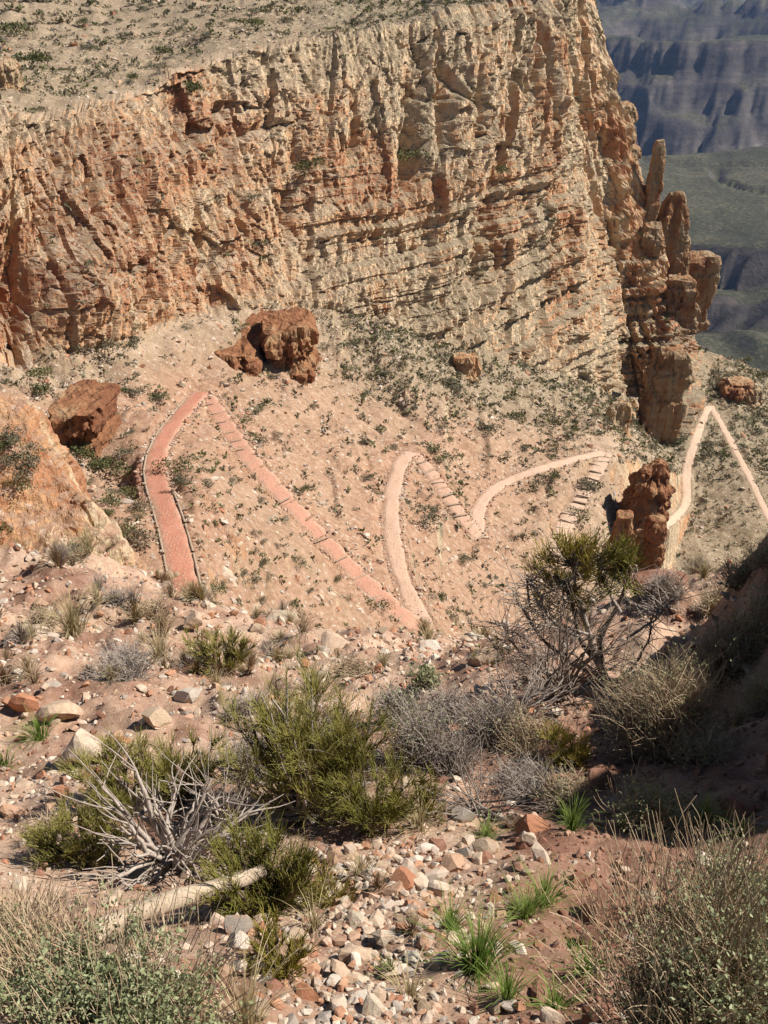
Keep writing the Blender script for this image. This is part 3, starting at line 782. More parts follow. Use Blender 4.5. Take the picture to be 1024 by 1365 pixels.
# ------------------------------------------------------------------ bluff on the left below the cliff
BL = [
 [(-220,820,33),(-220,700,35),(-220,600,37),(-220,470,39),(-220,440,46),(-220,480,54)],
 [(-60,820,33),(-60,720,36),(-60,630,37.6),(-60,515,39.5),(-60,500,46),(-60,540,54)],
 [(0,830,34),(0,745,36.8),(0,640,38.4),(5,522,40),(5,528,44),(10,575,54)],
 [(40,835,34.5),(45,745,37.5),(38,645,38.8),(36,530,40.4),(40,545,44),(60,590,54)],
 [(90,840,35),(95,750,38),(75,660,39.2),(62,572,40.6),(75,595,44),(90,630,54)],
 [(140,850,35.5),(138,765,38.4),(118,695,39.2),(102,645,40.2),(115,670,43),(130,690,50)],
 [(185,870,35.5),(178,800,38.6),(168,765,39),(155,728,39.6),(170,745,42),(180,760,46)],
 [(230,890,35),(225,850,38),(215,830,38.6),(205,800,39),(215,815,40),(225,830,41)],
]
bl = np.array([[pt(*q) for q in c] for c in BL])
nbu, nbv = 200, 170
bu = pchip(np.arange(len(BL)).astype(float), bl, np.linspace(0, len(BL) - 1, nbu))
B = pchip(np.arange(6.0), bu.transpose(1, 0, 2), np.linspace(0, 5, nbv))
bN = np.cross(np.gradient(B, axis=1), np.gradient(B, axis=0)); bN /= np.linalg.norm(bN, axis=2, keepdims=True) + 1e-9
if bN[100, 60, 2] < 0: bN = -bN
bx, by, bzz = [B[..., i].astype(np.float32) for i in range(3)]
al = bx + 0.3 * by; ac = bzz * 1.3 + 0.5 * by
f1, e1, r1 = worley(al / 1.7, ac / 1.5, 91); f2, e2, r2 = worley(al / 0.6, ac / 0.55, 93); f3, e3, r3 = worley(al / 0.25, ac / 0.25, 94)
blk = sstep(-0.1, 0.5, fbm(bx / 2.5, by / 2.5, bzz / 2.5, oct=2, seed=98))
dB = 0.5 * fbm(bx / 3, by / 3, bzz / 3, oct=3, seed=95) + blk * (0.40 * (r1 - 0.5) + 0.22 * (r2 - 0.5) - 0.15 * np.clip(1 - e1 / 0.1, 0, 1)) + 0.09 * (r3 - 0.5) + 0.12 * fbm(bx / .6, by / .6, bzz / .6, oct=3, seed=96)
bV = (B + bN * dB[..., None])
one = np.ones(nbu * nbv)
bl_me = make_mesh('rock_bluff', bV.reshape(-1, 3), grid_quads(nbv, nbu), None, M_CLIFF, False, {'red': one * 0.10, 'pink': one * 0.9, 'grey': one * 0, 'debris': one * 0.0})
add('rock_bluff', bl_me, None, label='smooth sunlit orange rock bluff dotted with bushes below the cliff', category='bluff')
bl_bvh = BVHTree.FromPolygons([tuple(map(float, v)) for v in bV[::2, ::2].reshape(-1, 3)], [tuple(map(int, q)) for q in grid_quads(*bV[::2, ::2].shape[:2])])

# ------------------------------------------------------------------ the country beyond
ny, nx = 340, 240
yy = 640 * (11000 / 640) ** np.linspace(0, 1, ny)
ux = np.linspace(0.13, 0.52, nx)
FY, FU = np.meshgrid(yy, ux, indexing='ij'); FX = FU * (FY * 1.02)
fx = FX.astype(np.float32); fy = FY.astype(np.float32)
w1 = fbm(fx / 260, fy / 260, oct=4, seed=201); w2 = fbm(fx / 700, fy / 700, oct=4, seed=203)
def fridge(sc, seed, oct=5): return 1 - np.abs(fbm(fx / sc, fy / sc, oct=oct, seed=seed))
zf = -338 + 6 * w1 + 0.0 * fx
k1 = 975 - 0.35 * (fx - 330) + 30 * w1; zf = zf + 30 * sstep(0, 12, fy - k1) - 8 * sstep(-60, 0, fy - k1)
k2 = 1058 - 0.42 * (fx - 330) + 40 * w1; zf = zf + 42 * sstep(0, 16, fy - k2) - 8 * sstep(-60, 0, fy - k2)
k3 = 1530 + 0.35 * (fx - 560) + 60 * w1; zf = zf + 12 * sstep(-320, -20, fy - k3) * sstep(420, 620, fx) - 210 * sstep(0, 120, fy - k3)
k4 = 1880 + 110 * w2 + 60 * fridge(240, 207)
wallz = 205 * sstep(0, 360, fy - k4) + 45 * sstep(300, 360, fy - k4)
zf = zf + wallz + sstep(-60, 120, fy - k4) * (1 - sstep(900, 1900, fy - k4)) * (fridge(520, 209, 4) - 0.62) * 110
zf = zf + sstep(2500, 3400, fy) * (fridge(1300, 211, 4) - 0.5) * 150
k5 = 5200 + 1.0 * (fx - 1700) * -0.4 + 300 * w2
zf = zf - 120 * sstep(-700, 0, fy - k5) + 560 * sstep(0, 900, fy - k5) * (0.55 + 0.45 * fridge(1200, 213)) + sstep(0, 300, fy - k5) * (fridge(900, 215, 3) - .5) * 150
zf = zf + 420 * sstep(7800, 9500, fy)
zf = zf + 2.5 * fbm(fx / 40, fy / 40, oct=3, seed=217) + sstep(1900, 2200, fy) * (fridge(300, 219, 5) - 0.5) * 30 + sstep(1900, 2200, fy) * (fridge(55, 223, 3) - 0.5) * 10 - 9 * sstep(0.75, 0.97, fridge(170, 221, 3)) * (1 - sstep(1500, 1700, fy))
def terr(z, T, sharp=0.6):
    q = z / T; k = np.floor(q); f = q - k
    return T * (k + sstep(sharp, 0.97, f) * 0.8 + 0.2 * f)
farw = sstep(1800, 2000, fy)
zf = zf * (1 - 0.85 * farw) + 0.85 * farw * (0.6 * terr(zf + 6 * w1, 70.0) + 0.4 * terr(zf + 14, 31.0))
far_me = make_mesh('far_canyon', np.stack([FX, FY, zf], -1).reshape(-1, 3), grid_quads(ny, nx), None, M_FAR, True)
add('far_canyon', far_me, kind='structure')

# ------------------------------------------------------------------ the near slope
FGC = [  # (px, py, r) points on the near ground
 (512,1365,4.0),(250,1365,3.7),(0,1365,3.5),(760,1365,3.9),(1024,1365,3.5),
 (512,1250,4.9),(0,1250,4.6),(900,1250,4.4),(1060,1250,4.1),
 (512,1150,6.1),(250,1150,6.0),(0,1150,5.9),(800,1150,5.9),(1024,1150,5.3),
 (512,1050,7.5),(300,1050,7.7),(0,1050,7.8),(760,1040,7.6),
 (512,960,9.6),(300,960,9.8),(0,960,9.8),(720,950,9.6),(860,980,8.9),
 (420,885,13.2),(560,868,14.2),(650,862,14.0),(250,880,12.8),(0,880,12.2),(120,880,12.4),
 (0,800,16.0),(150,815,15.8),(260,812,17.0),(330,838,16.4),(20,748,20.0),(110,752,20.0),(190,770,19.0),(-120,745,20.0),(-200,900,12.0),
 (760,830,14.6),(850,800,15.2),(900,790,15.4),
]
fgp = [pt(*q) for q in FGC]
fgp += [np.array(q) for q in [(-7,1,-1.4),(-3,0.6,-1.5),(0,0.4,-1.6),(3,0.8,-1.2),(6,2.5,-0.8),
        (4.05,8.2,-7.0),(5.2,8.6,-6.8),(7,8,-5.6),(5.6,6.5,-5.0),(4.1,5.6,-5.0),(5.2,4.6,-3.6),(9,9,-5.0),(5.0,11,-8.6),(8,12,-6.5),(4.4,10.2,-8.3),
        (0.5,20,-17.8),(-4,21,-17.4),(-9,25,-18.8),(4,20,-17.6),(8,20,-15.8),(0,30,-28),(-8,32,-25),(8,30,-26),(-16,28,-17),(-22,26,-14),(16,26,-16),(0,42,-37.5),(-10,40,-32),(12,42,-43),(22,36,-34),(-25,40,-24),(-15,10,-6.5),(-15,2,-1.4),(15,14,-7)]]
fgp = np.array(fgp)
def tps(r2): return np.where(r2 > 1e-12, 0.5 * r2 * np.log(r2 + 1e-12), 0)
n = len(fgp)
def warp(P):  # compress distance so that near detail and far control weigh alike
    P = np.asarray(P, float); y = np.log(np.maximum(P[..., 1], 0.2) + 3.0) * 5.0
    return np.stack([P[..., 0] / (np.maximum(P[..., 1], 0.2) + 3.0) * 5.0, y], -1)
Cw = warp(fgp)
K = tps(((Cw[:, None] - Cw[None]) ** 2).sum(2)) + np.eye(n) * 0.02
A = np.zeros((n + 3, n + 3)); A[:n, :n] = K; A[:n, n] = 1; A[:n, n + 1:] = Cw; A[n, :n] = 1; A[n + 1:, :n] = Cw.T
wts = np.linalg.solve(A, np.concatenate([fgp[:, 2], np.zeros(3)]))
def fg_base(x, y):
    Q = warp(np.stack([x, y], -1)); sh = Q.shape[:-1]; Q = Q.reshape(-1, 2); out = np.zeros(len(Q))
    for c in range(0, len(Q), 40000):
        q = Q[c:c + 40000]
        out[c:c + 40000] = tps(((q[:, None] - Cw[None]) ** 2).sum(2)) @ wts[:n] + wts[n] + q @ wts[n + 1:]
    return out.reshape(sh)
def fg_detail(x, y):
    x = np.asarray(x, np.float32); y = np.asarray(y, np.float32)
    d = 0.16 * fbm(x / 1.6, y / 1.6, oct=3, seed=301) + 0.05 * fbm(x / 0.35, y / 0.35, oct=3, seed=303) + 0.018 * fbm(x / 0.09, y / 0.09, oct=2, seed=305)
    f, e, r = worley(x / 0.42, y / 0.42, 307)
    d = d + np.where(r > 0.6, np.clip(0.45 - f, 0, 1) * 0.10, 0)
    return d * np.clip(0.5 + y / 10, 0.5, 2.0)
def bank(x, y):
    xe = 2.95 + 0.22 * np.sin(y * 1.3) + 0.34 * fbm(np.asarray(x, np.float32) / 0.8, np.asarray(y, np.float32) / 0.8, oct=3, seed=321)
    win = sstep(4.3, 5.6, y) * (1 - sstep(8.7, 9.7, y + 0.25 * fbm(x / 0.7, y / 0.7, oct=2, seed=323)))
    win2 = sstep(2.6, 3.6, y) * (1 - sstep(8.2, 9.2, y))
    b1 = 2.25 * sstep(0, 1.8, x - xe) * win
    f_, e_, r_ = worley(np.asarray(x + 0.3 * y, np.float32) / 0.5, np.asarray(y, np.float32) / 0.45, 327)
    lump = np.clip(b1 / 1.5, 0, 1) * (0.34 * (r_ - 0.5) + 0.16 * fbm(np.asarray(x, np.float32) / 0.3, np.asarray(y, np.float32) / 0.3, oct=3, seed=329))
    return b1 + lump + (1.2 + 0.25 * np.clip(y - 6, 0, 4) + 2.1 * np.exp(-((y - 4.5) / 1.0) ** 2)) * sstep(4.5, 6.6, x) * win2  # last term: out-of-view rise, shaped to throw shade across the lower right
def fg_z(x, y): return fg_base(x, y) + fg_detail(x, y) + bank(np.asarray(x, float), np.asarray(y, float))
gy, gx = 410, 350
yv = -0.4 + (1.6 * (46 / 1.6) ** np.linspace(0, 1, gy)); tv = np.linspace(-1, 1, gx)
GY = np.repeat(yv[:, None], gx, 1); GX = tv[None, :] * (3.2 + 0.62 * GY)
GZ = fg_z(GX, GY)
gpx, gpy = project(np.stack([GX, GY, GZ], -1))
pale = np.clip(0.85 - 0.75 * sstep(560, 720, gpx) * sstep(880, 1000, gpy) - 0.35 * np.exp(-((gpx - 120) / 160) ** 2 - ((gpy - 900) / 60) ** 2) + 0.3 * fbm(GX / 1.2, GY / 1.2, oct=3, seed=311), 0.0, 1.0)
fg_me = make_mesh('near_slope', np.stack([GX, GY, GZ], -1).reshape(-1, 3), grid_quads(gy, gx), None, M_SOIL, True, {'pale': pale.ravel()})
add('near_slope', fg_me, kind='structure')
def on_fg(px, py, tmax=45):
    d = ray(px, py); t = 2.0 * (tmax / 2.0) ** np.linspace(0, 1, 1400)
    P = d[None] * t[:, None]; below = P[:, 2] < fg_z(P[:, 0], P[:, 1])
    i = int(np.argmax(below)) if below.any() else len(t) - 1
    return P[i]

# ------------------------------------------------------------------ scrub and loose rock of the far slopes
def scrub_shape(seed, nleaf=110, w=1.0, h=0.75, leaf=0.2):
    g = np.random.default_rng(seed)
    k = 5; cen = np.stack([g.normal(size=k) * 0.28, g.normal(size=k) * 0.28, g.uniform(0.25, 0.55, k)], 1)
    d = g.normal(size=(nleaf, 3)); d /= np.linalg.norm(d, axis=1, keepdims=True); d[:, 2] = np.abs(d[:, 2]) * 0.9 - 0.15
    C = cen[g.integers(0, k, nleaf)] + d * g.uniform(0.12, 0.36, (nleaf, 1))
    C *= np.array([w, w, h]); C[:, 2] = np.maximum(C[:, 2], 0.0)
    V, Q = leaves(C, np.full(nleaf, leaf), 0.5, 0.7, g)
    return V, Q
SC_HI = [scrub_shape(500 + i, 460, g_w, g_h, 0.085) for i, (g_w, g_h) in enumerate([(1, .75), (1.2, .6), (.9, .9), (1.1, .7), (1, .8), (1.3, .65)])]
SC_LO = [scrub_shape(520 + i, 11, 1.0, 0.8, 0.5) for i in range(8)]
M_SCRUB = [mat_plant('grey_green_scrub', [(0.11, 0.105, 0.062), (0.175, 0.16, 0.10), (0.25, 0.225, 0.15)], 0.15, 2.0),
           mat_plant('olive_scrub', [(0.075, 0.08, 0.03), (0.125, 0.125, 0.048), (0.19, 0.18, 0.08)], 0.15, 2.0),
           mat_plant('dry_tan_scrub', [(0.17, 0.135, 0.085), (0.26, 0.205, 0.135), (0.34, 0.27, 0.18)], 0.15, 2.0)]
SCRUB_ME = [[make_mesh('scrub_foliage', V, Q, None, m, False) for V, Q in SC_HI] for m in M_SCRUB]

WALL_MARKS = [(240,700,'beside the lower red trail'),(215,590,'beside the upper red trail'),(275,520,'around the red trail bend'),(330,620,'beside the upper long steps'),(430,720,'beside the lower long steps'),
 (330,720,'between the red trail and long steps'),(560,830,'around the lower trail junction'),(505,690,'left of the pale trail leg'),(440,640,'between long steps and pale trail'),(600,650,'beside the short steps'),(560,740,'between the pale legs'),
 (690,620,'beside the curving pale trail'),(700,690,'inside the curving pale trail'),(775,670,'beside the timber steps'),(850,650,'around the crumbling red outcrop'),(900,720,'below the crumbling red outcrop'),(945,560,'around the far trail bend'),
 (1000,640,'beside the far trail'),(960,690,'below the far trail'),(380,480,'around the square red outcrop'),(470,470,'below the cliff foot ledges'),(610,500,'around the pale boulder'),(560,560,'above the pale trail bend'),
 (700,540,'on the slope above the curving trail'),(790,550,'under the cliff prow'),(110,560,'around the red gully ledge'),(60,470,'under the big rib'),(170,480,'beside the white wash'),(300,440,'under the left cliff'),(990,500,'on the far ridge')]
# candidate points by true area
AR = np.linalg.norm(np.cross(np.gradient(S2, axis=1), np.gradient(S2, axis=0)), axis=2)
inview = (QX > -40) & (QX < W0 + 40) & (QY > -40) & (QY < 900) & (trail_dist > 0.35)
def sample_wall(weight, count, g):
    w = (AR * weight * inview).ravel(); w = w / w.sum()
    return g.choice(len(w), count, replace=False, p=w)
g = np.random.default_rng(77)
clump = sstep(-0.5, 0.7, fbm(X / 5, Y / 5, oct=2, seed=81))
dens = np.where(Vp < 3, 0.35 + 0.8 * sstep(1.6, 2.6, Vp) * sstep(360, 480, PX) + 0.45 * sstep(840, 900, PX), np.where(Vp > 6, 0.5, 0.10 * (WNZ > 0.55))) * (0.25 + clump)
dens = dens * (WNZ > 0.35)
FL = S2.reshape(-1, 3)
idx = sample_wall(dens, 15500, g)
size = np.exp(g.normal(size=len(idx)) * 0.5) * 0.285
size = np.where(FL[idx, 1] > 120, size * 1.25, size)
appar = size / np.linalg.norm(FL[idx], axis=1)
order = np.argsort(-appar)
ind = order[:230]; rest = order[230:]
for j in ind:
    p = FL[idx[j]]; k = int(g.choice(3, p=[0.55, 0.33, 0.12]))
    v = Vp.ravel()[idx[j]]; tone = ('grey green', 'olive', 'dry tan')[k]; sp_x, sp_y = project(p)
    if v > 6: where = 'on the slope above the cliff rim' if sp_x < 260 else 'on the rim above the tall cliff'
    elif v >= 3: where = 'on a ledge of the cliff'
    else: where = min(WALL_MARKS, key=lambda q: (q[0] - sp_x) ** 2 + (q[1] - sp_y) ** 2)[2]
    lab = tone + ' scrub bush ' + where; grp = 'scrub ' + where + ', ' + tone
    o = add('scrub_bush', SCRUB_ME[k][int(g.integers(0, 6))], None, p - np.array([0, 0, 0.06 * size[j]]), label=lab, category='bush', group=grp)
    s = float(size[j]) * 1.05; o.scale = (s, s, s * float(g.uniform(0.7, 1.05))); o.rotation_euler = (0, 0, float(g.uniform(0, 6.28)))
for k, m in enumerate(M_SCRUB):
    q = rest[k::3] if k < 2 else rest[2::3][: len(rest) // 8]
    add('slope_scrub', scatter_mesh('slope_scrub', SC_LO, FL[idx[q]], size[q] * 1.05, m, 0.5, g), kind='stuff')
# loose rocks over the talus
M_TALROCK = M_STONE
dens_r = np.where(Vp < 3, 0.5 + rocky + 0.6 * sstep(2.3, 2.9, Vp), np.where(Vp > 6, 0.5, 0.03)) * (WNZ > 0.4) * (trail_dist > 0.6)
idr = sample_wall(dens_r, 9500, g)
szr = np.exp(g.normal(size=len(idr)) * 0.55) * 0.125
add('slope_rubble', scatter_mesh('slope_rubble', STONES_LO, FL[idr], np.clip(szr, 0.05, 0.5), M_STONE, 0.45, g), kind='stuff')

# bushes with a place of their own on the wall, the ledges and the bluff
M_LEAFTWIG = mat_wood('grey_twig_bark', [(0.12, 0.095, 0.075), (0.22, 0.18, 0.15), (0.33, 0.28, 0.235)], 2.0)
def far_bush(px, py, hpx, kind, label, bvh):
    h = bvh.ray_cast(Vector((0, 0, 0)), Vector(ray(px, py)))
    if h[0] is None: return
    p = np.array(h[0]); s = hpx / FPX * np.linalg.norm(p)
    o = add('bush', SCRUB_ME[kind][int(g.integers(0, 6))], None, p - np.array([0, 0, 0.1 * s]), label=label, category='bush')
    o.scale = (s * 1.35, s * 1.35, s * 1.3); o.rotation_euler = (0, 0, float(g.uniform(0, 6)))
for a in [(42,530,26,1,'olive bush on the top edge of the orange bluff'),(8,585,20,0,'grey bush near the top of the orange bluff, partly cut off'),(22,598,24,1,'dark bush on the bluff above the row of three'),
          (36,612,24,0,'wide grey bush high on the orange bluff'),(30,632,22,0,'grey green bush at the middle of the orange bluff'),(20,650,20,1,'small dark bush lower on the orange bluff'),
          (6,622,22,0,'grey bush at the outer side of the orange bluff'),(4,715,26,1,'dark bush at the foot of the orange bluff')]: far_bush(*a, bl_bvh)
for a in [(55,500,22,1,'dark bush in the gully under the big rib'),(55,528,24,1,'dark bush beside the red gully ledge'),(180,530,20,0,'grey bush left of the red trail bend'),(210,534,18,1,'dark round bush close to the red trail bend'),
          (180,462,18,0,'grey bush at the top of the white wash'),(110,612,26,1,'dark bush in the shaded gully by retaining wall'),(145,628,28,1,'wide dark bush in the gully nearest the retaining wall'),(125,625,24,1,'dark bush squeezed into the shaded gully'),
          (238,625,26,1,'green bush right of the retaining wall bend'),(160,670,24,1,'olive bush on the bank left of the red trail'),(185,680,20,2,'tan bush on the bank edge of the red trail'),(165,712,26,1,'dark bush low on the bank left of red trail'),
          (185,735,34,2,'tan bush beside the lower red trail'),(285,790,20,1,'dark green bush right of the red trail start'),(588,612,22,1,'bright green bush beside the pale trail bend'),(568,690,24,0,'grey bush between the two pale trail legs'),
          (605,520,24,0,'big grey green bush below the pale boulder'),(655,580,18,0,'grey bush above the curving pale trail'),(740,640,16,1,'small dark bush inside the timber steps bend'),(720,645,16,0,'grey bush inside the curve of pale trail'),
          (790,650,22,0,'grey bush right of the timber steps'),(772,690,18,1,'green bush at the foot of the timber steps'),(255,128,26,1,'dark bush on the rim above the cleft'),(36,92,30,1,'large dark bush on slope above the rim'),
          (18,48,26,1,'dark bush beside the upper red ledge'),(330,38,22,1,'green bush on the slope behind the rim'),(215,72,16,1,'dark small bush on the upper slope'),(542,215,30,1,'dark bush in the vertical cleft of the cliff'),
          (410,225,22,1,'dark bush halfway up the cliff'),(350,328,20,0,'grey bush on the cliff ledge'),(660,230,18,1,'green bush on the cliff near the prow'),(615,355,14,1,'small green bush low on the cliff'),
          (498,815,22,1,'dark bush at the lower end of the long steps')]: far_bush(*a, wall_bvh)

# dry-laid wall that carries the outer edge of the red trail
P0 = paths[0]; i0 = int(len(P0) * 0.42); i1 = int(len(P0) * 0.60)
rw = None
g = np.random.default_rng(88)
T0 = np.gradient(P0, axis=0); T0[:, 2] = 0; T0 /= np.linalg.norm(T0, axis=1, keepdims=True); N0 = np.stack([-T0[:, 1], T0[:, 0], 0 * T0[:, 0]], 1)
rw = thing('retaining_wall', P0[(i0 + i1) // 2] + N0[(i0 + i1) // 2] * 0.9 + np.array([0, 0, -1.6]), 'dry stone retaining wall holding up the red trail bend', 'wall')
wc = np.array(rw.location)
for lv in range(6):
    q = resample(np.concatenate([P0[i0:i1], N0[i0:i1]], 1), 0.42)
    for k in range(len(q)):
        c = q[k, :3] + q[k, 3:] * (1.22 - 0.04 * lv + g.normal() * 0.03) + np.array([0, 0, -1.45 + lv * 0.27])
        o = add('wall_stone', STONE_DARK[int(g.integers(0, 6))], rw, c - wc); s = float(g.uniform(0.22, 0.30)); o.scale = (s, s, s); o.rotation_euler = (0, 0, float(g.uniform(0, 6)))

# ------------------------------------------------------------------ stones of the near slope
g = np.random.default_rng(91)
def rock_density(px, py):
    d = 0.25 * np.ones_like(px)
    d += 2.6 * np.exp(-((px - (510 + (py - 1200) * -0.15)) / 110) ** 2) * sstep(1085, 1180, py)
    d += 1.1 * (1 - sstep(90, 150, px)) * sstep(1000, 1040, py) * (1 - sstep(1110, 1150, py))
    d += 0.45 * (1 - sstep(300, 460, px)) * (1 - sstep(930, 1000, py))
    d += 0.9 * np.exp(-((px - 600) / 90) ** 2 - ((py - 890) / 50) ** 2) + 0.9 * np.exp(-((px - 460) / 90) ** 2 - ((py - 880) / 25) ** 2)
    d *= 1 - 0.75 * sstep(640, 760, px) * sstep(900, 1000, py)
    return d
GA = np.linalg.norm(np.cross(np.gradient(np.stack([GX, GY, GZ], -1), axis=1), np.gradient(np.stack([GX, GY, GZ], -1), axis=0)), axis=2)
vis = (gpx > -30) & (gpx < W0 + 30) & (gpy < H0 + 40) & (gpy > 725) & (GY < 24)
wq = (GA * rock_density(gpx, gpy) * vis).ravel()
FG = np.stack([GX, GY, GZ], -1).reshape(-1, 3)
def sample_fg(w, nn):
    w = w / w.sum(); i = g.choice(len(w), nn, replace=False, p=w); P = FG[i].copy()
    P[:, :2] += g.normal(size=(nn, 2)) * 0.02; P[:, 2] = fg_z(P[:, 0], P[:, 1]); return P
near_w = 1 / np.maximum(np.linalg.norm(FG, axis=1), 3) ** 1.3
Pb = sample_fg(wq * near_w ** 1.7, 330)
sb = np.clip(np.exp(g.normal(size=len(Pb)) * 0.55) * 0.046 * (0.45 + np.linalg.norm(Pb, axis=1) / 9.0), 0.035, 0.020 * np.linalg.norm(Pb, axis=1))
o_ = np.argsort(-sb / np.linalg.norm(Pb, axis=1)); 
bpx, bpy_ = project(Pb)
MARKS = [(112,1012,'triangular boulder'),(84,955,'rounded boulder'),(446,868,'crest slab'),(885,792,'red slab'),(748,1062,'upright brown rock'),(988,1085,'grey boulder'),(815,1222,'flat brown rock'),(30,850,'thin pale slab'),(255,835,'red trail start'),
 (296,893,'medium green shrub'),(165,905,'low round bush'),(100,748,'green tinged bush'),(60,832,'wispy tan bush'),(205,826,'pale tan bush'),(470,905,'brown twig mat'),(655,880,'small yellow bush'),(552,1010,'feathery grey bush'),(405,1085,'tall olive shrub'),
 (115,1135,'bright green clump'),(235,1165,'dead branch pile'),(345,1215,'end of the log'),(440,1203,'upright brown tuft'),(640,1085,'thin dead twigs'),(865,1108,'shaded leafy bush'),(150,1330,'large sage'),(940,1340,'sprawling sage'),(636,1295,'bright grass tuft'),
 (540,1210,'cream block'),(475,1278,'flat orange stone'),(545,1330,'thin yellow grass'),(560,1105,'pale dry grass'),(330,1340,'long straw stems'),(40,1080,'left gravel patch'),(350,900,'crest gravel'),(25,920,'red soil patch'),(600,900,'crest rubble'),(790,870,'twisted shrub')]
TONES = [('cream', (0.66, 0.56, 0.44)), ('whitish', (0.72, 0.64, 0.55)), ('pinkish', (0.55, 0.36, 0.25)), ('orange', (0.48, 0.23, 0.135)), ('tan', (0.52, 0.40, 0.29)), ('grey', (0.40, 0.35, 0.30))]
for j in o_[:290]:
    k = int(g.choice(6, p=[.26, .14, .2, .12, .18, .1]))
    mk = min(MARKS, key=lambda q: (q[0] - bpx[j]) ** 2 + (q[1] - bpy_[j]) ** 2)[2]
    szw = 'large' if sb[j] > 0.13 else ('small' if sb[j] < 0.075 else 'medium')
    lab = f'{szw} {TONES[k][0]} angular stone beside the {mk}'
    o = add('stone', STONE_ME[int(g.integers(0, len(STONE_ME)))], None, Pb[j] + np.array([0, 0, sb[j] * 0.2]), label=lab, category='stone', group=f'{szw} {TONES[k][0]} stones by the {mk}')
    v_ = float(g.uniform(0.85, 1.08)); o.color = (TONES[k][1][0] * v_, TONES[k][1][1] * v_, TONES[k][1][2] * v_, 1)
    s = float(sb[j]); o.scale = (s * float(g.uniform(.85, 1.2)), s, s * float(g.uniform(.8, 1.1))); o.rotation_euler = (float(g.normal() * 0.25 - 0.3), float(g.normal() * 0.3), float(g.uniform(0, 6.28)))
Pp = sample_fg(wq * near_w ** 1.2, 6500)
sp_ = np.clip(np.exp(g.normal(size=len(Pp)) * 0.5) * 0.017 * (0.4 + np.linalg.norm(Pp, axis=1) / 8.0), 0.008, 0.1)
add('gravel', scatter_mesh('gravel', STONES_LO, Pp, sp_, M_STONE, 0.2, g), kind='stuff')

Pm = sample_fg(wq * near_w ** 1.9, 1000)
sm_ = np.clip(np.exp(g.normal(size=len(Pm)) * 0.35) * 0.029 * (0.45 + np.linalg.norm(Pm, axis=1) / 9.0), 0.02, 0.09)
add('rubble', scatter_mesh('rubble', [cut_stone(260 + i, ICO2, 14, 0.75, 0.03) for i in range(8)], Pm, sm_, M_STONE, 0.25, g), kind='stuff')

wd_ = (GA * vis * (0.15 + sstep(600, 720, gpx) * sstep(900, 980, gpy) * 1.6)).ravel()
Pc = sample_fg(wd_ * near_w ** 1.2, 3600)
sc_ = np.clip(np.exp(g.normal(size=len(Pc)) * 0.6) * 0.013 * (0.4 + np.linalg.norm(Pc, axis=1) / 8.0), 0.008, 0.10)
add('soil_clods', scatter_mesh('soil_clods', STONES_LO, Pc, sc_, M_DARK, 0.35, g), kind='stuff')

# single boulders one can point at
def boulder(px, py, wpx, hpx, label, dark=False, seed=0, flat=1.0, name='boulder'):
    p = on_fg(px, py); k = np.linalg.norm(p) / FPX
    V, T = cut_stone(700 + seed, ICO3, 14, 1.0, 0.012); V = V / np.abs(V).max(0)
    fine = fbm(V[:, 0] * 3, V[:, 1] * 3, V[:, 2] * 3, oct=3, seed=seed) * 0.05
    V = V * (1 + fine)[:, None]
    V = V * np.array([wpx * k / 2, wpx * k / 2 * 0.8, hpx * k / 2]); V[:, 2] += hpx * k * 0.28
    o = add(name, make_mesh('boulder', V, None, T, M_DARK if dark else M_STONEC, False), None, p, label=label, category='boulder')
    o.color = (0.56, 0.42, 0.31, 1) if seed % 3 else (0.62, 0.50, 0.39, 1)
    o.rotation_euler = (0, 0, 0.4 * math.sin(seed * 2.1)); return o
for i, a in enumerate([(112,1012,76,62,'large pale pink triangular boulder left of the green shrubs'),(84,955,62,36,'pale rounded boulder behind the triangular boulder'),(446,868,66,26,'long flat slab on the crest of the slope'),
                       (885,792,80,30,'flat topped red slab on the crest beside the twisted shrub',1),(748,1062,46,58,'dark brown upright rock under the shaded bank',1),(795,1052,40,40,'dark reddish rock beside the upright brown rock',1),
                       (988,1085,56,30,'grey boulder beside the leafy shaded bush',1),(815,1222,100,36,'low flat brown rock half buried in red soil',1),(800,1262,52,40,'crumbly red clod of earth and rock',1),
                       (30,850,62,16,'thin pale slab lying among dry grass'),(255,835,30,24,'pale stone block below the red trail start'),(690,1098,30,28,'whitish stone at the edge of the shade'),(705,1125,26,28,'smooth oval grey stone at the shade edge'),
                       (640,885,44,30,'reddish block among rubble below the trail junction'),(360,1000,40,28,'pale rock half hidden behind the dead branches'),(585,1195,34,30,'cream angular block in the rubble chute by grass'),
                       (475,1278,44,26,'flat orange and grey stone in the rubble chute'),(452,1300,30,40,'orange upright stone in the rubble chute'),(560,1185,28,22,'reddish brown brick like stone in the rubble chute'),(775,1180,34,26,'pinkish rock on the dark soil patch',1)]):
    boulder(*a[:5], dark=len(a) > 5, seed=i)

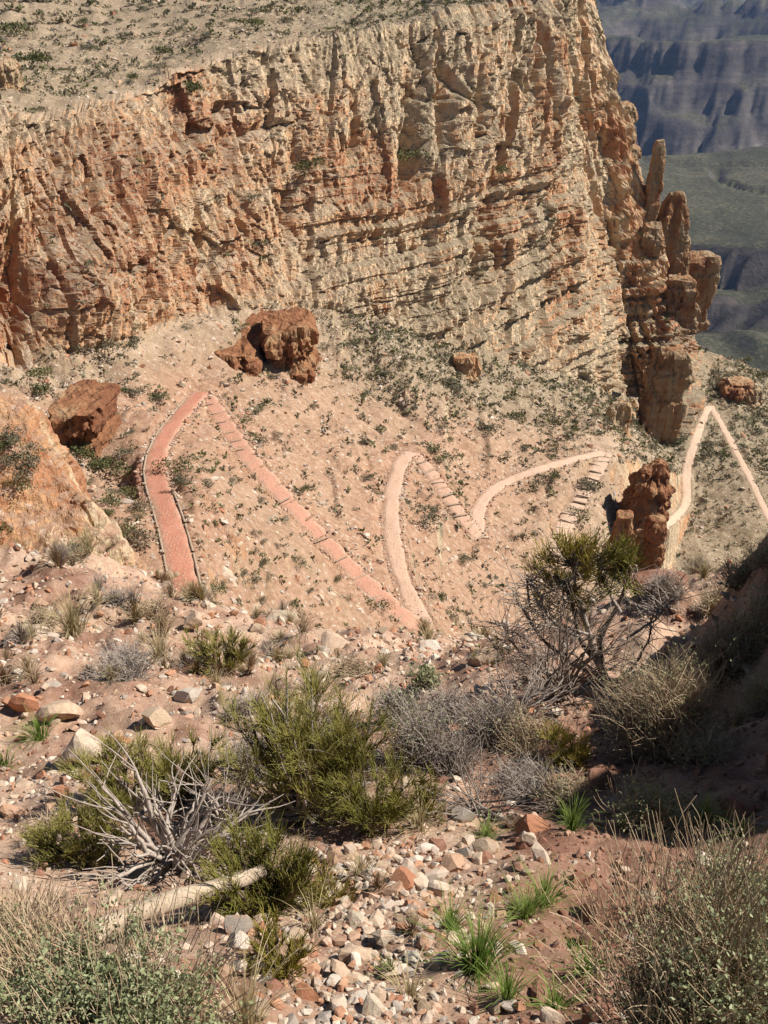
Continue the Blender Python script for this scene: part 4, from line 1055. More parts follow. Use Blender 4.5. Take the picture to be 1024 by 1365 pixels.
# ------------------------------------------------------------------ plants of the near slope
M_TEA = mat_plant('green_ephedra_twigs', [(0.15, 0.145, 0.03), (0.26, 0.245, 0.055), (0.36, 0.325, 0.085), (0.45, 0.38, 0.14)], 0.42, 4.0)
M_TEAY = mat_plant('yellowing_ephedra_twigs', [(0.20, 0.17, 0.035), (0.36, 0.30, 0.06), (0.55, 0.44, 0.13)], 0.5, 4.0)
M_BARK = mat_wood('silvery_dead_wood', [(0.19, 0.145, 0.115), (0.36, 0.295, 0.245), (0.52, 0.45, 0.385)], 1.0)
M_BARKD = mat_wood('brown_shrub_bark', [(0.10, 0.07, 0.05), (0.19, 0.14, 0.105), (0.30, 0.235, 0.185)], 1.0)
M_DRY = mat_plant('dry_brown_twigs', [(0.26, 0.175, 0.10), (0.40, 0.285, 0.175), (0.54, 0.42, 0.28)], 0.1, 3.0)
M_GREYTW = mat_plant('grey_dry_twigs', [(0.20, 0.155, 0.125), (0.32, 0.26, 0.215), (0.44, 0.37, 0.31)], 0.1, 3.0)
M_SAGE = mat_plant('grey_green_leaves', [(0.165, 0.185, 0.08), (0.28, 0.30, 0.15), (0.41, 0.42, 0.25)], 0.25, 5.0)
M_GRASS = mat_plant('fresh_green_grass', [(0.09, 0.145, 0.025), (0.18, 0.26, 0.05), (0.32, 0.38, 0.12)], 0.35, 5.0)
M_STRAW = mat_plant('straw_grass', [(0.36, 0.27, 0.14), (0.52, 0.42, 0.24), (0.66, 0.55, 0.34)], 0.3, 5.0)

def bez(A, C, B, k):
    t = np.linspace(0, 1, k)[None, :, None]
    return A[:, None] * (1 - t) ** 2 + C[:, None] * 2 * t * (1 - t) + B[:, None] * t ** 2

def wob(P, amt, g):
    N, K, _ = P.shape
    j = g.normal(size=P.shape) * amt; j[:, 0] = 0
    return P + np.cumsum(j, axis=1) * 0.6

def put(px, py): return on_fg(px, py)

def ephedra(px, py, wpx, hpx, label, tips=34, twigs=60, mat=None, wood=None, seed=0, low=0.25, lean=(0, 0), tw_len=0.30, woodr=0.016, spread=1.0, cat='shrub'):
    g = np.random.default_rng(900 + seed)
    p = put(px, py); k = np.linalg.norm(p) / FPX; w = wpx * k; h = hpx * k * 1.12
    t = thing('ephedra_shrub', p - np.array([0, 0, 0.03]), label, cat)
    d = g.normal(size=(tips, 3)); d /= np.linalg.norm(d, axis=1, keepdims=True); d *= g.uniform(0.35, 1, (tips, 1)) ** 0.5
    TP = np.stack([d[:, 0] * w * 0.42, d[:, 1] * w * 0.40, h * (low + (0.82 - low) * (0.5 + 0.5 * d[:, 2]))], 1)
    TP[:, 2] *= 1 - 0.35 * (np.hypot(TP[:, 0], TP[:, 1]) / (w * 0.5)) ** 2
    TP[:, 0] += lean[0] * w * TP[:, 2] / h; TP[:, 1] += lean[1] * w * TP[:, 2] / h
    A = np.stack([g.normal(size=tips) * w * 0.05, g.normal(size=tips) * w * 0.05, np.full(tips, -0.02)], 1)
    Cc = TP * np.array([0.55, 0.55, 0.35]) + g.normal(size=(tips, 3)) * h * 0.05
    P = wob(bez(A, Cc, TP, 9), h * 0.012, g)
    R = np.linspace(1, 0.22, 9)[None] * (woodr * g.uniform(0.5, 1.2, (tips, 1)))
    V, Q = curves(P, R, 5)
    add('woody_stem', make_mesh('woody_stem', V, Q, None, wood or M_BARKD), t)
    # side shoots, then the green jointed twigs on them
    sh = 5; ns = tips * sh
    si = np.repeat(np.arange(tips), sh); f = g.uniform(0.45, 1.0, ns); fi = np.clip((f * 8).astype(int), 0, 7); ff = (f * 8 - fi)[:, None]
    B1 = P[si, fi] * (1 - ff) + P[si, fi + 1] * ff
    out = TP[si] - np.array([0, 0, h * 0.35]); out /= np.linalg.norm(out, axis=1, keepdims=True) + 1e-9
    D1 = out * 0.6 * spread + np.array([0, 0, 0.55]) + g.normal(size=(ns, 3)) * 0.5; D1 /= np.linalg.norm(D1, axis=1, keepdims=True)
    L1 = (tw_len * 0.62 * h * g.uniform(0.4, 1.1, ns))[:, None]; E1 = B1 + D1 * L1
    V, Q = curves(np.stack([B1, (B1 + E1) / 2 + g.normal(size=(ns, 3)) * L1 * .08, E1], 1), np.array([[1.3, 1.0, 0.8]]) * max(0.003, 0.55 * k), 3)
    add('side_shoots', make_mesh('side_shoots', V, Q, None, wood or M_BARKD), t, kind='stuff')
    n = int(tips * twigs * 1.25)
    ti = g.integers(0, ns, n); f = g.uniform(0.15, 1.0, (n, 1)); B0 = B1[ti] * (1 - f) + E1[ti] * f
    D = D1[ti] * 0.6 + np.array([0, 0, 0.55]) + g.normal(size=(n, 3)) * 0.33; D /= np.linalg.norm(D, axis=1, keepdims=True)
    L = (tw_len * 0.55 * h * g.uniform(0.4, 1.15, n))[:, None]
    E = B0 + D * L; M = B0 + D * L * 0.5 + g.normal(size=(n, 3)) * L * 0.07
    tr = max(0.0018, 0.36 * k)
    V, Q = curves(np.stack([B0, M, E], 1), np.array([[1.0, 0.9, 0.45]]) * tr, 3)
    rn = np.repeat(g.uniform(0, 1, ns)[ti] * 0.55 + g.uniform(0, 0.45, n), 9)
    add('green_twigs', make_mesh('green_twigs', V, Q, None, mat or M_TEA, False, {'rnd': rn}), t, kind='stuff')
    return t

def twig_bush(px, py, wpx, hpx, label, n=520, mat=None, leafn=0, leafmat=None, seed=0, name='dry_shrub', leafsize=0.016, cat='shrub', up=0.0):
    g = np.random.default_rng(1200 + seed)
    p = put(px, py); k = np.linalg.norm(p) / FPX; w = wpx * k; h = hpx * k * 1.1
    t = thing(name, p - np.array([0, 0, 0.03]), label, cat)
    m = max(10, n // 22)
    def dome(c, lo, hi):
        d = g.normal(size=(c, 3)); d[:, 2] = np.abs(d[:, 2]) * 0.9 + 0.12 + up; d /= np.linalg.norm(d, axis=1, keepdims=True)
        lump = 1 + 0.22 * np.sin(d[:, 0] * 5 + seed) * np.cos(d[:, 1] * 4 + seed * 2)
        return d * g.uniform(lo, hi, (c, 1)) * lump[:, None] * np.array([w / 2, w / 2, h])
    A = g.normal(size=(m, 3)) * np.array([w * .06, w * .06, 0]); TPm = dome(m, 0.55, 0.8)
    P = wob(bez(A, TPm * np.array([.5, .5, .4]), TPm, 7), h * 0.02, g)
    V, Q = curves(P, np.linspace(1, 0.4, 7)[None] * max(0.006, 1.0 * k), 4)
    add('woody_stem', make_mesh('woody_stem', V, Q, None, M_BARKD), t)
    src = g.integers(0, m, n); fi = g.integers(2, 6, n); B0 = P[src, fi]
    E = dome(n, 0.75, 1.05); E = E * 0.55 + 0.45 * (TPm[src] * 1.15) + g.normal(size=(n, 3)) * h * 0.10
    E[:, 2] = np.maximum(E[:, 2], 0.02)
    C = (B0 + E) / 2 + g.normal(size=(n, 3)) * h * 0.09 + np.array([0, 0, 0.04 * h])
    P2 = bez(B0, C, E, 4)
    tr = max(0.0016, 0.36 * k)
    V, Q = curves(P2, np.linspace(1.2, 0.5, 4)[None] * tr, 3)
    rn = np.repeat(g.uniform(0, 1, n), 12)
    add('fine_twigs', make_mesh('fine_twigs', V, Q, None, mat or M_DRY, False, {'rnd': rn}), t, kind='stuff')
    if leafn:
        j = g.integers(0, n, leafn); q = g.integers(2, 4, leafn)
        C = P2[j, q] + g.normal(size=(leafn, 3)) * leafsize * 0.8
        C = C * (1 + 0.06 * g.uniform(0, 1, (leafn, 1)))
        cl_ = vnoise(C[:, 0] / (w * .12), C[:, 1] / (w * .12), C[:, 2] / (w * .12), seed)
        C = C[cl_ > 0.38]
        V, Q = leaves(C, np.full(len(C), leafsize), 0.4, 0.55, g)
        add('leaves', make_mesh('leaves', V, Q, None, leafmat or M_SAGE, False, {'rnd': np.repeat(g.uniform(0, 1, len(C)), 4)}), t, kind='stuff')
    return t

def sage(px, py, wpx, hpx, label, seed=0, n=900, leafn=9000, stalks=420, leafsize=0.014):
    t = twig_bush(px, py, wpx, hpx, label, n, M_DRY, leafn, M_SAGE, seed, 'sage_bush', leafsize, 'bush', 0.35)
    g = np.random.default_rng(1500 + seed); p = np.array(t.location); k = np.linalg.norm(p) / FPX; w = wpx * k; h = hpx * k
    d = g.uniform(-1, 1, (stalks, 2)); d = d[np.hypot(d[:, 0], d[:, 1]) < 1]; m = len(d); rr = np.hypot(d[:, 0], d[:, 1])
    B0 = np.stack([d[:, 0] * w * .46, d[:, 1] * w * .46, h * (0.55 + 0.35 * (1 - rr ** 2)) * g.uniform(0.6, 1.0, m)], 1)
    D = np.stack([d[:, 0] * .5, d[:, 1] * .5, np.ones(m)], 1) + g.normal(size=(m, 3)) * 0.25; D /= np.linalg.norm(D, axis=1, keepdims=True)
    L = (h * g.uniform(0.2, 0.55, m))[:, None]
    P = bez(B0, B0 + D * L * .5 + g.normal(size=(m, 3)) * L * .12, B0 + D * L, 5)
    V, Q = curves(P, np.linspace(1.2, 0.7, 5)[None] * max(0.0015, 0.34 * k), 3)
    add('dry_stalks', make_mesh('dry_stalks', V, Q, None, M_DRY, False, {'rnd': np.repeat(g.uniform(0, 1, m), 15)}), t, kind='stuff')
    return t

def grass(px, py, wpx, hpx, label, n=200, mat=None, seed=0, name='grass_tuft', droop=0.5):
    g = np.random.default_rng(1800 + seed); p = put(px, py); k = np.linalg.norm(p) / FPX; w = wpx * k; h = hpx * k
    a = g.uniform(0, 2 * np.pi, n); r = np.abs(g.normal(size=n)) * 0.55; r = np.clip(r, 0, 1.2)
    dirv = np.stack([np.cos(a), np.sin(a), 0 * a], 1)
    B0 = dirv * (r * w * 0.16)[:, None]
    L = (h * g.uniform(0.55, 1.15, n))
    top = dirv * (r * w * 0.85)[:, None] + np.stack([0 * a, 0 * a, L * (1 - 0.45 * r * droop)], 1)
    C = dirv * (r * w * 0.22)[:, None] + np.stack([0 * a, 0 * a, L * 0.85], 1)
    P = bez(B0, C, top, 6)
    side = np.cross(dirv, [0, 0, 1.0]) + g.normal(size=(n, 3)) * 0.3; side /= np.linalg.norm(side, axis=1, keepdims=True)
    wd = np.linspace(1, 0.12, 6)[None, :, None] * max(0.003, 0.62 * k)
    V = np.stack([P - side[:, None] * wd, P + side[:, None] * wd], 2).reshape(-1, 3)
    i = np.arange(n)[:, None] * 12 + np.arange(5)[None] * 2
    Q = np.stack([i, i + 1, i + 3, i + 2], -1).reshape(-1, 4)
    me = make_mesh(name, V, Q, None, mat or M_GRASS, False, {'rnd': np.repeat(g.uniform(0, 1, n), 12)})
    return add(name, me, None, p - np.array([0, 0, 0.015]), label=label, category='grass')

def dead_branches(px, py, wpx, hpx, label, n=16, seed=0, r=0.016, mat=None, flat=0.6, fine=60):
    g = np.random.default_rng(2100 + seed); p = put(px, py); k = np.linalg.norm(p) / FPX; w = wpx * k; h = hpx * k
    t = thing('dead_shrub', p, label, 'dead shrub')
    a = g.uniform(0, 2 * np.pi, n); d = np.stack([np.cos(a), np.sin(a) * 0.8, g.uniform(0.25, 1.3, n) * flat], 1); d /= np.linalg.norm(d, axis=1, keepdims=True)
    TPt = d * g.uniform(0.6, 1.1, (n, 1)) * np.array([w / 2, w / 2, h])
    A = g.normal(size=(n, 3)) * np.array([w * .05, w * .05, 0.01])
    P = wob(bez(A, TPt * np.array([.4, .4, .7]) + g.normal(size=(n, 3)) * h * .08, TPt, 9), h * 0.035, g)
    P[..., 2] = np.maximum(P[..., 2], 0.01)
    V, Q = curves(P, np.linspace(1, 0.3, 9)[None] * (r * g.uniform(0.5, 1.25, (n, 1))), 6)
    add('branch', make_mesh('branch', V, Q, None, mat or M_BARK), t)
    s = g.integers(0, n, fine); fi = g.integers(3, 9, fine); B0 = P[s, fi]
    E = B0 + (d[s] + g.normal(size=(fine, 3)) * 0.55) * (h * g.uniform(0.12, 0.35, (fine, 1)))
    P2 = wob(bez(B0, (B0 + E) / 2 + g.normal(size=(fine, 3)) * h * .03, E, 6), h * 0.01, g)
    V, Q = curves(P2, np.linspace(1, 0.35, 6)[None] * max(r * 0.32, 0.45 * k), 4)
    add('twig', make_mesh('twig', V, Q, None, mat or M_BARK), t, kind='stuff')
    return t

# shrubs, from the crest towards the camera
ephedra(296, 893, 100, 78, 'medium green ephedra shrub on the crest right of the dry round bush', 22, 70, seed=1, low=0.2)
twig_bush(165, 905, 128, 52, 'low rounded grey brown bush on bare red soil', 900, M_GREYTW, seed=1)
twig_bush(100, 748, 56, 26, 'green tinged bush on the crest below the orange bluff', 300, M_DRY, 900, M_SAGE, seed=2, leafsize=0.05)
twig_bush(60, 832, 60, 34, 'wispy tan bush left of the tall straw grass', 320, M_DRY, seed=3)
twig_bush(205, 826, 70, 34, 'pale tan bush behind the low round bush', 320, M_DRY, seed=4)
twig_bush(155, 802, 50, 30, 'grey tan bush in front of the red trail bank', 240, M_GREYTW, seed=5)
twig_bush(470, 905, 120, 26, 'flat brown mat of dry twigs on the crest', 420, M_DRY, seed=6)
twig_bush(885, 800, 90, 48, 'pale grey feathery bush behind the red slab', 520, M_GREYTW, seed=7)
ephedra(655, 880, 60, 40, 'small yellow green leafy bush on the crest below trail junction', 14, 50, M_TEAY, seed=2, low=0.15)
twig_bush(570, 915, 50, 34, 'small sage green clump beside the crest rubble', 200, M_DRY, 1400, M_SAGE, seed=8, leafsize=0.04)
twig_bush(552, 1020, 140, 110, 'broad grey feathery bush behind the large ephedra', 1100, M_GREYTW, 1500, M_SAGE, seed=9, leafsize=0.022)
twig_bush(525, 960, 110, 60, 'pale grey bush on the slope above the feathery bush', 600, M_GREYTW, 900, M_SAGE, seed=10, leafsize=0.03)
ephedra(405, 1085, 225, 228, 'tall olive ephedra shrub with bare twisted grey stems', 54, 80, wood=M_BARK, seed=3, low=0.42, tw_len=0.26, woodr=0.026)
ephedra(495, 1088, 140, 125, 'dark green ephedra drooping beside the tall olive shrub', 26, 70, seed=4, low=0.2, lean=(0.12, 0), tw_len=0.36)
dead_branches(420, 1095, 150, 90, 'tangle of grey bark and roots at foot of tall olive shrub', 16, 1, 0.022, M_BARK, 0.5, 70)
twig_bush(335, 1030, 120, 70, 'dry grey brown bush between the two green shrubs', 800, M_GREYTW, seed=11)
ephedra(172, 1070, 125, 118, 'upright olive ephedra behind the bright green clump', 24, 75, seed=5, low=0.25, tw_len=0.34)
ephedra(115, 1135, 130, 98, 'bright yellow green ephedra clump left of the dead branches', 26, 85, M_TEA, seed=6, low=0.1, tw_len=0.40)
ephedra(252, 1065, 110, 112, 'dark green ephedra rising behind the dead branches', 22, 70, seed=7, low=0.3, tw_len=0.34)
dead_branches(238, 1155, 200, 140, 'pile of bleached grey dead branches above the log', 40, 2, 0.021, M_BARK, 1.0, 220)
dead_branches(300, 1130, 120, 120, 'thin dead stems standing right of the bleached branch pile', 14, 3, 0.013, M_BARK, 1.4, 70)
ephedra(345, 1215, 150, 145, 'dense dark ephedra growing over the end of the log', 34, 85, seed=8, low=0.1, tw_len=0.36)
ephedra(440, 1203, 44, 68, 'small upright brown green tuft beside the rubble chute', 9, 42, M_TEAY, seed=9, low=0.05, tw_len=0.7, woodr=0.006, spread=0.6)
ephedra(365, 1290, 110, 72, 'sprawling yellow green clump below the end of the log', 20, 70, M_TEAY, seed=10, low=0.1, tw_len=0.45)
twig_bush(300, 1100, 130, 70, 'dark tangle of dry twigs behind the bleached branches', 700, M_GREYTW, seed=31)
twig_bush(610, 1035, 120, 80, 'dry grey bush between feathery bush and dead twigs', 650, M_GREYTW, seed=32)
twig_bush(700, 1000, 120, 70, 'brown brush under the twisted shrub', 600, M_DRY, 500, M_SAGE, seed=33, leafsize=0.025)
twig_bush(960, 905, 110, 110, 'dark brush growing on the shaded bank', 700, M_DRY, 900, M_SAGE, seed=34, leafsize=0.03)
twig_bush(1005, 850, 90, 80, 'dark bush high on the shaded bank', 500, M_DRY, 900, M_SAGE, seed=35, leafsize=0.03)
twig_bush(655, 990, 130, 84, 'dense grey thicket right of the feathery bush', 900, M_GREYTW, 500, M_SAGE, seed=36, leafsize=0.022)
twig_bush(600, 960, 110, 62, 'pale twiggy thicket below the crest rubble', 600, M_GREYTW, seed=37)
twig_bush(760, 1075, 110, 60, 'low brown brush in front of the upright brown rock', 520, M_DRY, 900, M_SAGE, seed=38, leafsize=0.018)
twig_bush(700, 1060, 130, 60, 'grey dead brush along the edge of the shade', 620, M_GREYTW, seed=39)
twig_bush(450, 1000, 120, 70, 'grey brush showing behind the tall olive shrub', 600, M_GREYTW, seed=40)
ephedra(560, 1085, 80, 62, 'low olive clump between dark ephedra and dead twigs', 16, 60, seed=21, low=0.1, tw_len=0.4)
twig_bush(60, 1120, 90, 40, 'thin brown brush at the left foot of bright green clump', 300, M_DRY, seed=41)
twig_bush(330, 950, 90, 44, 'grey tan brush above the dry grey brown bush', 360, M_GREYTW, seed=42)
for i_, (bx_, by_, bw_, bh_, lab_) in enumerate([(945,818,70,46,'dark brush at the lower end of the shaded bank'),(985,782,70,46,'dark brush on the skyline of the shaded bank'),(1018,752,60,46,'dark brush at the top of the shaded bank'),(990,880,90,70,'dark scrub halfway down the shaded bank'),(1010,950,90,70,'dark scrub at the foot of the shaded bank'),(930,1010,110,60,'dark scrub between the big tan bush and shaded hollow')]):
    twig_bush(bx_, by_, bw_, bh_, lab_, 380, M_DRY, 700, M_SAGE, seed=50 + i_, leafsize=0.024)
dead_branches(640, 1085, 190, 90, 'spray of thin grey dead twigs on the shaded ground', 46, 4, 0.007, M_LEAFTWIG, 0.6, 120)
twig_bush(880, 1000, 190, 148, 'big rounded tan twiggy bush against the shaded bank', 2300, M_DRY, 3200, M_SAGE, seed=12, leafsize=0.022)
ephedra(748, 1015, 80, 66, 'small yellowish ephedra in shade under the twisted shrub', 16, 60, M_TEAY, seed=11, low=0.15, tw_len=0.4)
sage(865, 1108, 150, 62, 'leafy grey green bush in the shaded hollow', 13, 420, 4200, 110, 0.020)
sage(150, 1410, 310, 150, 'large grey green sage with tan stalks below the log', 14, 900, 34000, 850, 0.0165)
sage(15, 1310, 170, 92, 'brown stalky bush at the upper side of large sage', 15, 900, 4000, 1200, 0.015)
sage(925, 1400, 310, 215, 'large sprawling sage full of dry brown stems on red soil', 16, 2600, 17000, 900, 0.016)
sage(975, 1240, 190, 110, 'grey green sage bush beside the flat brown rock', 17, 1100, 7000, 400, 0.018)

dead_branches(748, 930, 190, 150, 'brown tangle of bare stems around the twisted shrub', 44, 9, 0.012, M_BARKD, 1.0, 320)
dead_branches(690, 965, 150, 90, 'pale crooked branches sprawling left of the twisted shrub', 22, 10, 0.016, M_BARK, 0.6, 140)
# the twisted shrub on the crest: limbs laid out in space, two green heads
p7 = put(815, 915); k7 = np.linalg.norm(p7) / FPX
t7 = thing('twisted_ephedra', p7, 'old ephedra with twisted bare trunk and two green heads on crest', 'shrub')
def lp(px, py, dy): # local point from plan offsets in the plane of the shrub
    q = pt(px, py, np.hypot(p7[1], p7[2])); q = q * ((p7[1] + dy) / q[1]); return q - p7
LIMBS = [([(815,918,0),(800,885,.05),(800,850,.1),(825,810,.15),(840,770,.2),(838,735,.2)], .045), ([(815,918,0),(795,880,-.05),(785,845,-.1),(770,800,-.1),(765,755,-.1)], .05),
         ([(800,885,0),(770,850,0),(760,810,0),(745,770,-.05)], .03), ([(790,900,0),(755,880,-.1),(720,850,-.2),(700,815,-.3),(690,790,-.3)], .026), ([(795,905,0),(740,900,-.2),(690,870,-.3),(665,835,-.35)], .024),
         ([(800,915,0),(740,930,-.2),(690,940,-.35),(650,950,-.45)], .034), ([(800,920,0),(750,945,-.25),(700,945,-.4),(660,985,-.5)], .028), ([(810,915,0),(770,920,-.3),(720,965,-.5)], .022),
         ([(760,850,0),(735,830,.1),(715,800,.15),(705,780,.15)], .016), ([(825,815,.1),(800,780,.2),(795,745,.2)], .022), ([(835,850,.1),(870,830,.2),(890,800,.25)], .018), ([(815,918,0),(850,880,.1),(866,850,.2),(870,820,.2)], .02),
         ([(785,845,-.1),(750,830,-.15),(725,805,-.2),(712,770,-.2)], .016), ([(770,850,-.2),(720,835,-.3),(680,850,-.4),(655,870,-.4)], .016), ([(800,900,.1),(760,865,.2),(730,870,.3),(700,890,.3)], .018), ([(790,910,-.3),(740,915,-.5),(700,905,-.6),(670,915,-.6)], .02)]
parts = []
g = np.random.default_rng(5)
limb_pts = []
for pts_, r in LIMBS:
    L = resample(np.array([lp(*q) for q in pts_]), 0.09); m_ = 12
    ii = np.linspace(0, len(L) - 1, m_); L = np.stack([np.interp(ii, np.arange(len(L)), L[:, c]) for c in range(3)], 1)
    L = L + np.cumsum(g.normal(size=L.shape) * 0.008, 0)
    limb_pts.append(L); parts.append(curves(L[None], (np.linspace(1, 0.3, m_) * r * (1 + 0.15 * g.normal(size=m_)))[None], 7))
for (V, Q) in parts: add('limb', make_mesh('limb', V, Q, None, M_BARK if g.uniform() < 0.6 else M_BARKD), t7)
fine = 900
s = g.integers(0, len(limb_pts), fine); B0 = np.array([limb_pts[i][int(g.integers(4, 12))] for i in s])
E = B0 + (g.normal(size=(fine, 3)) * np.array([.7, .5, .6]) + np.array([-0.25, 0, 0.25])) * g.uniform(0.12, 0.42, (fine, 1))
V, Q = curves(wob(bez(B0, (B0 + E) / 2 + g.normal(size=(fine, 3)) * .04, E, 6), 0.012, g), np.linspace(1, .35, 6)[None] * 0.0055, 3)
add('bare_twigs', make_mesh('bare_twigs', V, Q, None, M_BARK), t7, kind='stuff')
def head(cx, cy, nb, dy, mat):
    c = lp(cx, cy, dy)
    tip = min((L[-1] for L in limb_pts), key=lambda q: np.linalg.norm(q - c)); root = tip * 0.6 + c * 0.4 - np.array([0, 0, 0.10])
    nb = int(nb * 0.46); nc = 5; CC = c + g.normal(size=(nc, 3)) * 0.06
    Rt = np.repeat(tip[None], nc, 0)
    V, Q = curves(wob(bez(Rt, (Rt + CC) / 2 + g.normal(size=(nc, 3)) * .04, CC, 6), 0.01, g), np.linspace(1.2, .45, 6)[None] * 0.009, 4)
    add('shoots', make_mesh('shoots', V, Q, None, M_BARKD), t7, kind='stuff')
    ci = g.integers(0, nc, nb); f = g.uniform(0, 1, (nb, 1)) ** 0.7
    B0 = root + (CC[ci] - root) * (0.35 + 0.7 * f) + g.normal(size=(nb, 3)) * 0.026
    out = CC[ci] - root; out /= np.linalg.norm(out, axis=1, keepdims=True) + 1e-6
    D = out * 0.6 + np.array([0, 0, .4]) + g.normal(size=(nb, 3)) * 0.42; D /= np.linalg.norm(D, axis=1, keepdims=True)
    L = g.uniform(0.06, 0.19, (nb, 1))
    V, Q = curves(np.stack([B0, B0 + D * L * .5 + g.normal(size=(nb, 3)) * 0.008, B0 + D * L], 1), np.array([[1, .9, .45]]) * 0.0038, 3)
    add('green_head', make_mesh('green_head', V, Q, None, mat, False, {'rnd': np.repeat(g.uniform(0, 1, nc)[ci] * .6 + g.uniform(0, .4, nb), 9)}), t7, kind='stuff')
for hx, hy, nb in [(725,758,240),(735,738,260),(748,768,300),(752,735,260),(765,750,320),(768,728,240),(780,768,300),(788,742,280),(798,772,220),(812,758,260),(822,738,260),(834,752,260),(842,735,220),(846,762,180),(730,785,150),(758,792,200),(776,722,160),(805,735,200),(715,800,110),(745,815,120),(790,800,140),(770,820,100),(820,790,130),(845,790,100)]:
    head(hx + g.normal() * 3, hy + g.normal() * 4, nb, float(g.uniform(-0.22, 0.28)), M_TEAY if hx < 790 else M_TEA)

# the log, half sunk in the sage
la = put(125, 1250); lb = put(352, 1190)
la = la * 0.95 + np.array([0, 0, 0.03]); lb = pt(350, 1158, np.hypot(lb[1], lb[2]) * 0.92)
t_ = np.linspace(0, 1, 14); LP = la[None] * (1 - t_)[:, None] + lb[None] * t_[:, None]; LP[:, 2] += 0.02 * np.sin(t_ * 5)
lr = 0.043 * (1.1 - 0.25 * t_) * (1 + 0.06 * np.sin(t_ * 17)); V, Q = curves((LP - la)[None], lr[None], 14)
V += np.random.default_rng(3).normal(size=V.shape) * 0.0022
cap = [np.arange(14), 13 * 14 + np.arange(14)[::-1]]
M_TRUNK = mat_wood('bleached_log', [(0.24, 0.17, 0.115), (0.43, 0.335, 0.24), (0.60, 0.49, 0.37)], 1.0, (2.5, 22, 22))
c0, c1 = V[:14].mean(0), V[13 * 14:14 * 14].mean(0)
V = np.concatenate([V, [c0, c1]]); nn_ = len(V)
Tc = [(i, (i + 1) % 14, nn_ - 2) for i in range(14)] + [(13 * 14 + (i + 1) % 14, 13 * 14 + i, nn_ - 1) for i in range(14)]
add('fallen_log', make_mesh('fallen_log', V, Q, np.array(Tc), M_TRUNK), None, la, label='pale bleached log leaning through the dark ephedra', category='log')
boulder(345, 1215, 60, 46, 'reddish rock that props the end of the log', True, 60)

# grasses
for i, a in enumerate([(636,1295,110,72,'bright green grass tuft at the edge of the rubble chute',330,M_GRASS),(700,1225,70,42,'low green grass on the dark soil behind the bright tuft',170,M_GRASS),(762,1108,50,46,'green grass tuft by the upright brown rock',150,M_GRASS),
                       (935,1100,60,46,'green grass beside the shaded leafy bush',150,M_GRASS),(6,1022,50,26,'small green tuft among pale stones',90,M_GRASS),(55,985,60,34,'grey green grass at the foot of triangular boulder',120,M_GRASS),
                       (100,845,80,52,'tall straw coloured grass tuft on the red crest',220,M_STRAW),(215,880,60,36,'straw grass behind the low rounded bush',120,M_STRAW),(45,855,60,34,'straw grass beside the thin pale slab',110,M_STRAW),
                       (420,925,70,30,'straw grass on the crest below the flat slab',120,M_STRAW),(560,1105,70,40,'pale dry grass beside the dark ephedra',120,M_STRAW),(330,1375,120,110,'long straw grass stems beside the large sage',90,M_STRAW),
                       (545,1330,60,46,'thin yellow grass in the rubble chute',70,M_STRAW),(650,1120,50,30,'green weeds at the edge of the shade',110,M_GRASS),(675,1335,80,50,'green grass below the bright tuft',110,M_GRASS),
                       (520,1300,36,30,'short green grass between rubble stones',60,M_GRASS),(985,1115,50,30,'green grass beside the grey boulder',90,M_GRASS),(215,1045,70,44,'pale green grass blades behind the dead branches',110,M_STRAW),(740,1345,60,34,'dark green weeds on the red soil',110,M_GRASS),(725,1205,70,50,'dark grass clump in front of the pinkish rock',150,M_GRASS),(600,1240,60,40,'fine green grass rising between the chute stones',120,M_GRASS),(655,1260,60,44,'thin pale grass stalks behind the bright tuft',90,M_STRAW),(780,1300,70,44,'green grass at the edge of the sprawling sage',130,M_GRASS),(480,1165,60,40,'straw grass between tall shrub and chute',90,M_STRAW),(420,1240,60,50,'dry grass at the upper edge of the chute',90,M_STRAW)]):
    grass(*a[:5], n=a[5], mat=a[6], seed=i)
# small dry tufts strewn over the sunlit part of the slope
g = np.random.default_rng(61)
TUFT = []
for i_ in range(5):
    nb = 120; a_ = g.uniform(0, 2 * np.pi, nb); r_ = np.abs(g.normal(size=nb)) * 0.5
    dv_ = np.stack([np.cos(a_), np.sin(a_), 0 * a_], 1); L_ = g.uniform(0.5, 1.1, nb)
    P_ = bez(dv_ * (r_ * .12)[:, None], dv_ * (r_ * .25)[:, None] + np.stack([0 * a_, 0 * a_, L_ * .7], 1), dv_ * (r_ * .8)[:, None] + np.stack([0 * a_, 0 * a_, L_ * (1 - .4 * r_)], 1), 5)
    V, Q = curves(P_, np.linspace(1, .4, 5)[None] * 0.0085, 3)
    TUFT.append([make_mesh('dry_tuft', V, Q, None, m_, False, {'rnd': np.repeat(g.uniform(0, 1, nb), 15)}) for m_ in (M_STRAW, M_DRY, M_GREYTW)])
wt_ = (GA * vis * (gpy > 735) * ((1 - sstep(380, 520, gpx)) * (1 - sstep(900, 1010, gpy)) + 0.25)).ravel()
PT = sample_fg(wt_ * near_w, 170)
tpx, tpy = project(PT)
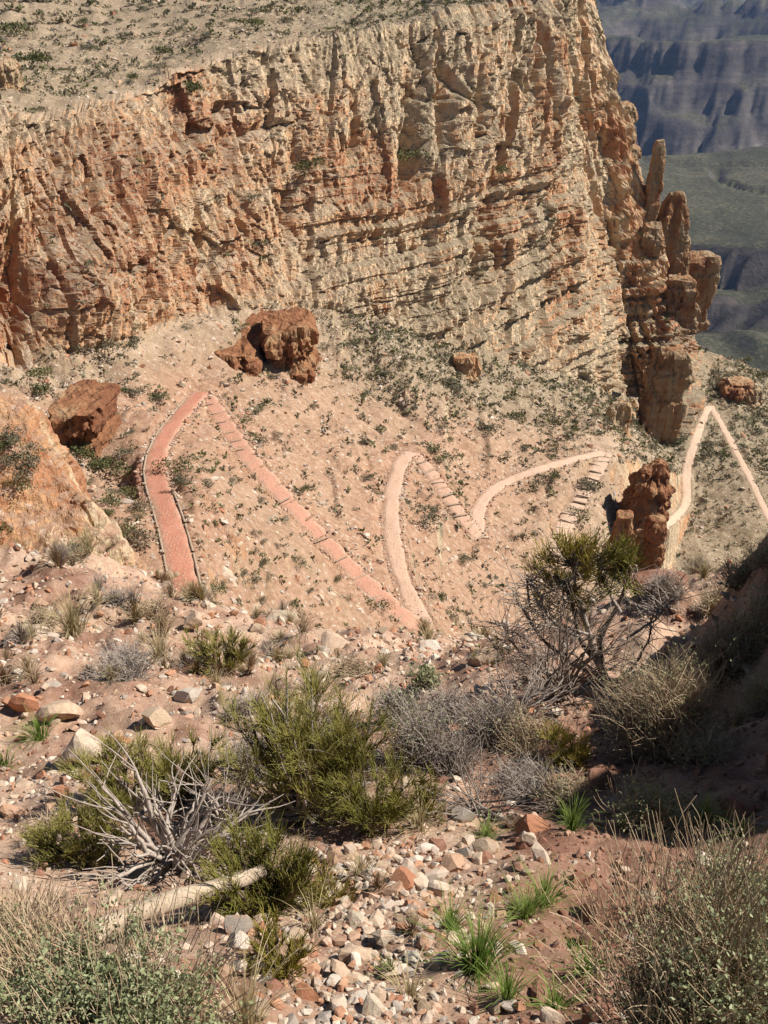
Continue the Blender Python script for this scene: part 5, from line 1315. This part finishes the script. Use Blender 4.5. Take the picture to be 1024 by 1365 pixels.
for P_, tx_, ty_ in zip(PT, tpx, tpy):
    k_ = int(g.choice(3, p=[.5, .3, .2])); mk = min(MARKS, key=lambda q: (q[0] - tx_) ** 2 + (q[1] - ty_) ** 2)[2]
    tone = ('straw coloured', 'brown', 'grey')[k_]
    o = add('dry_tuft', TUFT[int(g.integers(0, 5))][k_], None, P_ - np.array([0, 0, 0.01]), label=f'small {tone} dry tuft beside the {mk}', category='grass', group=f'small {tone} tufts by the {mk}')
    s_ = float(np.linalg.norm(P_) * g.uniform(0.014, 0.032)); o.scale = (s_ * 1.2, s_ * 1.2, s_); o.rotation_euler = (0, 0, float(g.uniform(0, 6)))
# barrel cacti on the crest beside the trail
g = np.random.default_rng(31)
M_CACT = mat_plant('spiny_cactus_skin', [(0.24, 0.165, 0.10), (0.34, 0.25, 0.16), (0.46, 0.36, 0.25)], 0.0, 12.0)
for px, py, s_, lab in [(214, 770, 11, 'small barrel cactus nearest the orange bluff'), (226, 776, 15, 'tallest barrel cactus beside the red trail'), (236, 772, 10, 'small round cactus right behind the tallest one')]:
    p = put(px, py); R_ = s_ * np.linalg.norm(p) / FPX * 0.5
    th = np.linspace(0, 2 * np.pi, 48, endpoint=False); ph = np.linspace(-1.0, 1.5, 16)
    TH, PH = np.meshgrid(th, ph); rib = 1 + 0.09 * np.cos(TH * 12)
    V = np.stack([np.cos(PH) * np.cos(TH) * rib, np.cos(PH) * np.sin(TH) * rib, np.sin(PH) * 1.35 + 0.9], -1).reshape(-1, 3) * R_
    i = np.arange(15)[:, None] * 48 + np.arange(48)[None]; j = np.arange(15)[:, None] * 48 + (np.arange(48)[None] + 1) % 48
    add('barrel_cactus', make_mesh('barrel_cactus', V, np.stack([i, j, j + 48, i + 48], -1).reshape(-1, 4), None, M_CACT), None, p, label=lab, category='cactus')

# ------------------------------------------------------------------ air of the canyon
import bmesh
bm = bmesh.new(); bmesh.ops.create_cube(bm, size=1.0)
hm = bpy.data.meshes.new('haze'); bm.to_mesh(hm); bm.free()
hz = add('haze', hm, None, (3500, 5700, -400), kind='stuff'); hz.scale = (11000, 12000, 900)
mh = bpy.data.materials.new('canyon_air'); mh.use_nodes = True
for n_ in list(mh.node_tree.nodes): mh.node_tree.nodes.remove(n_)
vo = mh.node_tree.nodes.new('ShaderNodeVolumePrincipled'); oo = mh.node_tree.nodes.new('ShaderNodeOutputMaterial')
vo.inputs['Color'].default_value = (0.33, 0.52, 0.95, 1); vo.inputs['Density'].default_value = 0.000045
mh.node_tree.links.new(vo.outputs[0], oo.inputs['Volume'])
hm.materials.append(mh)
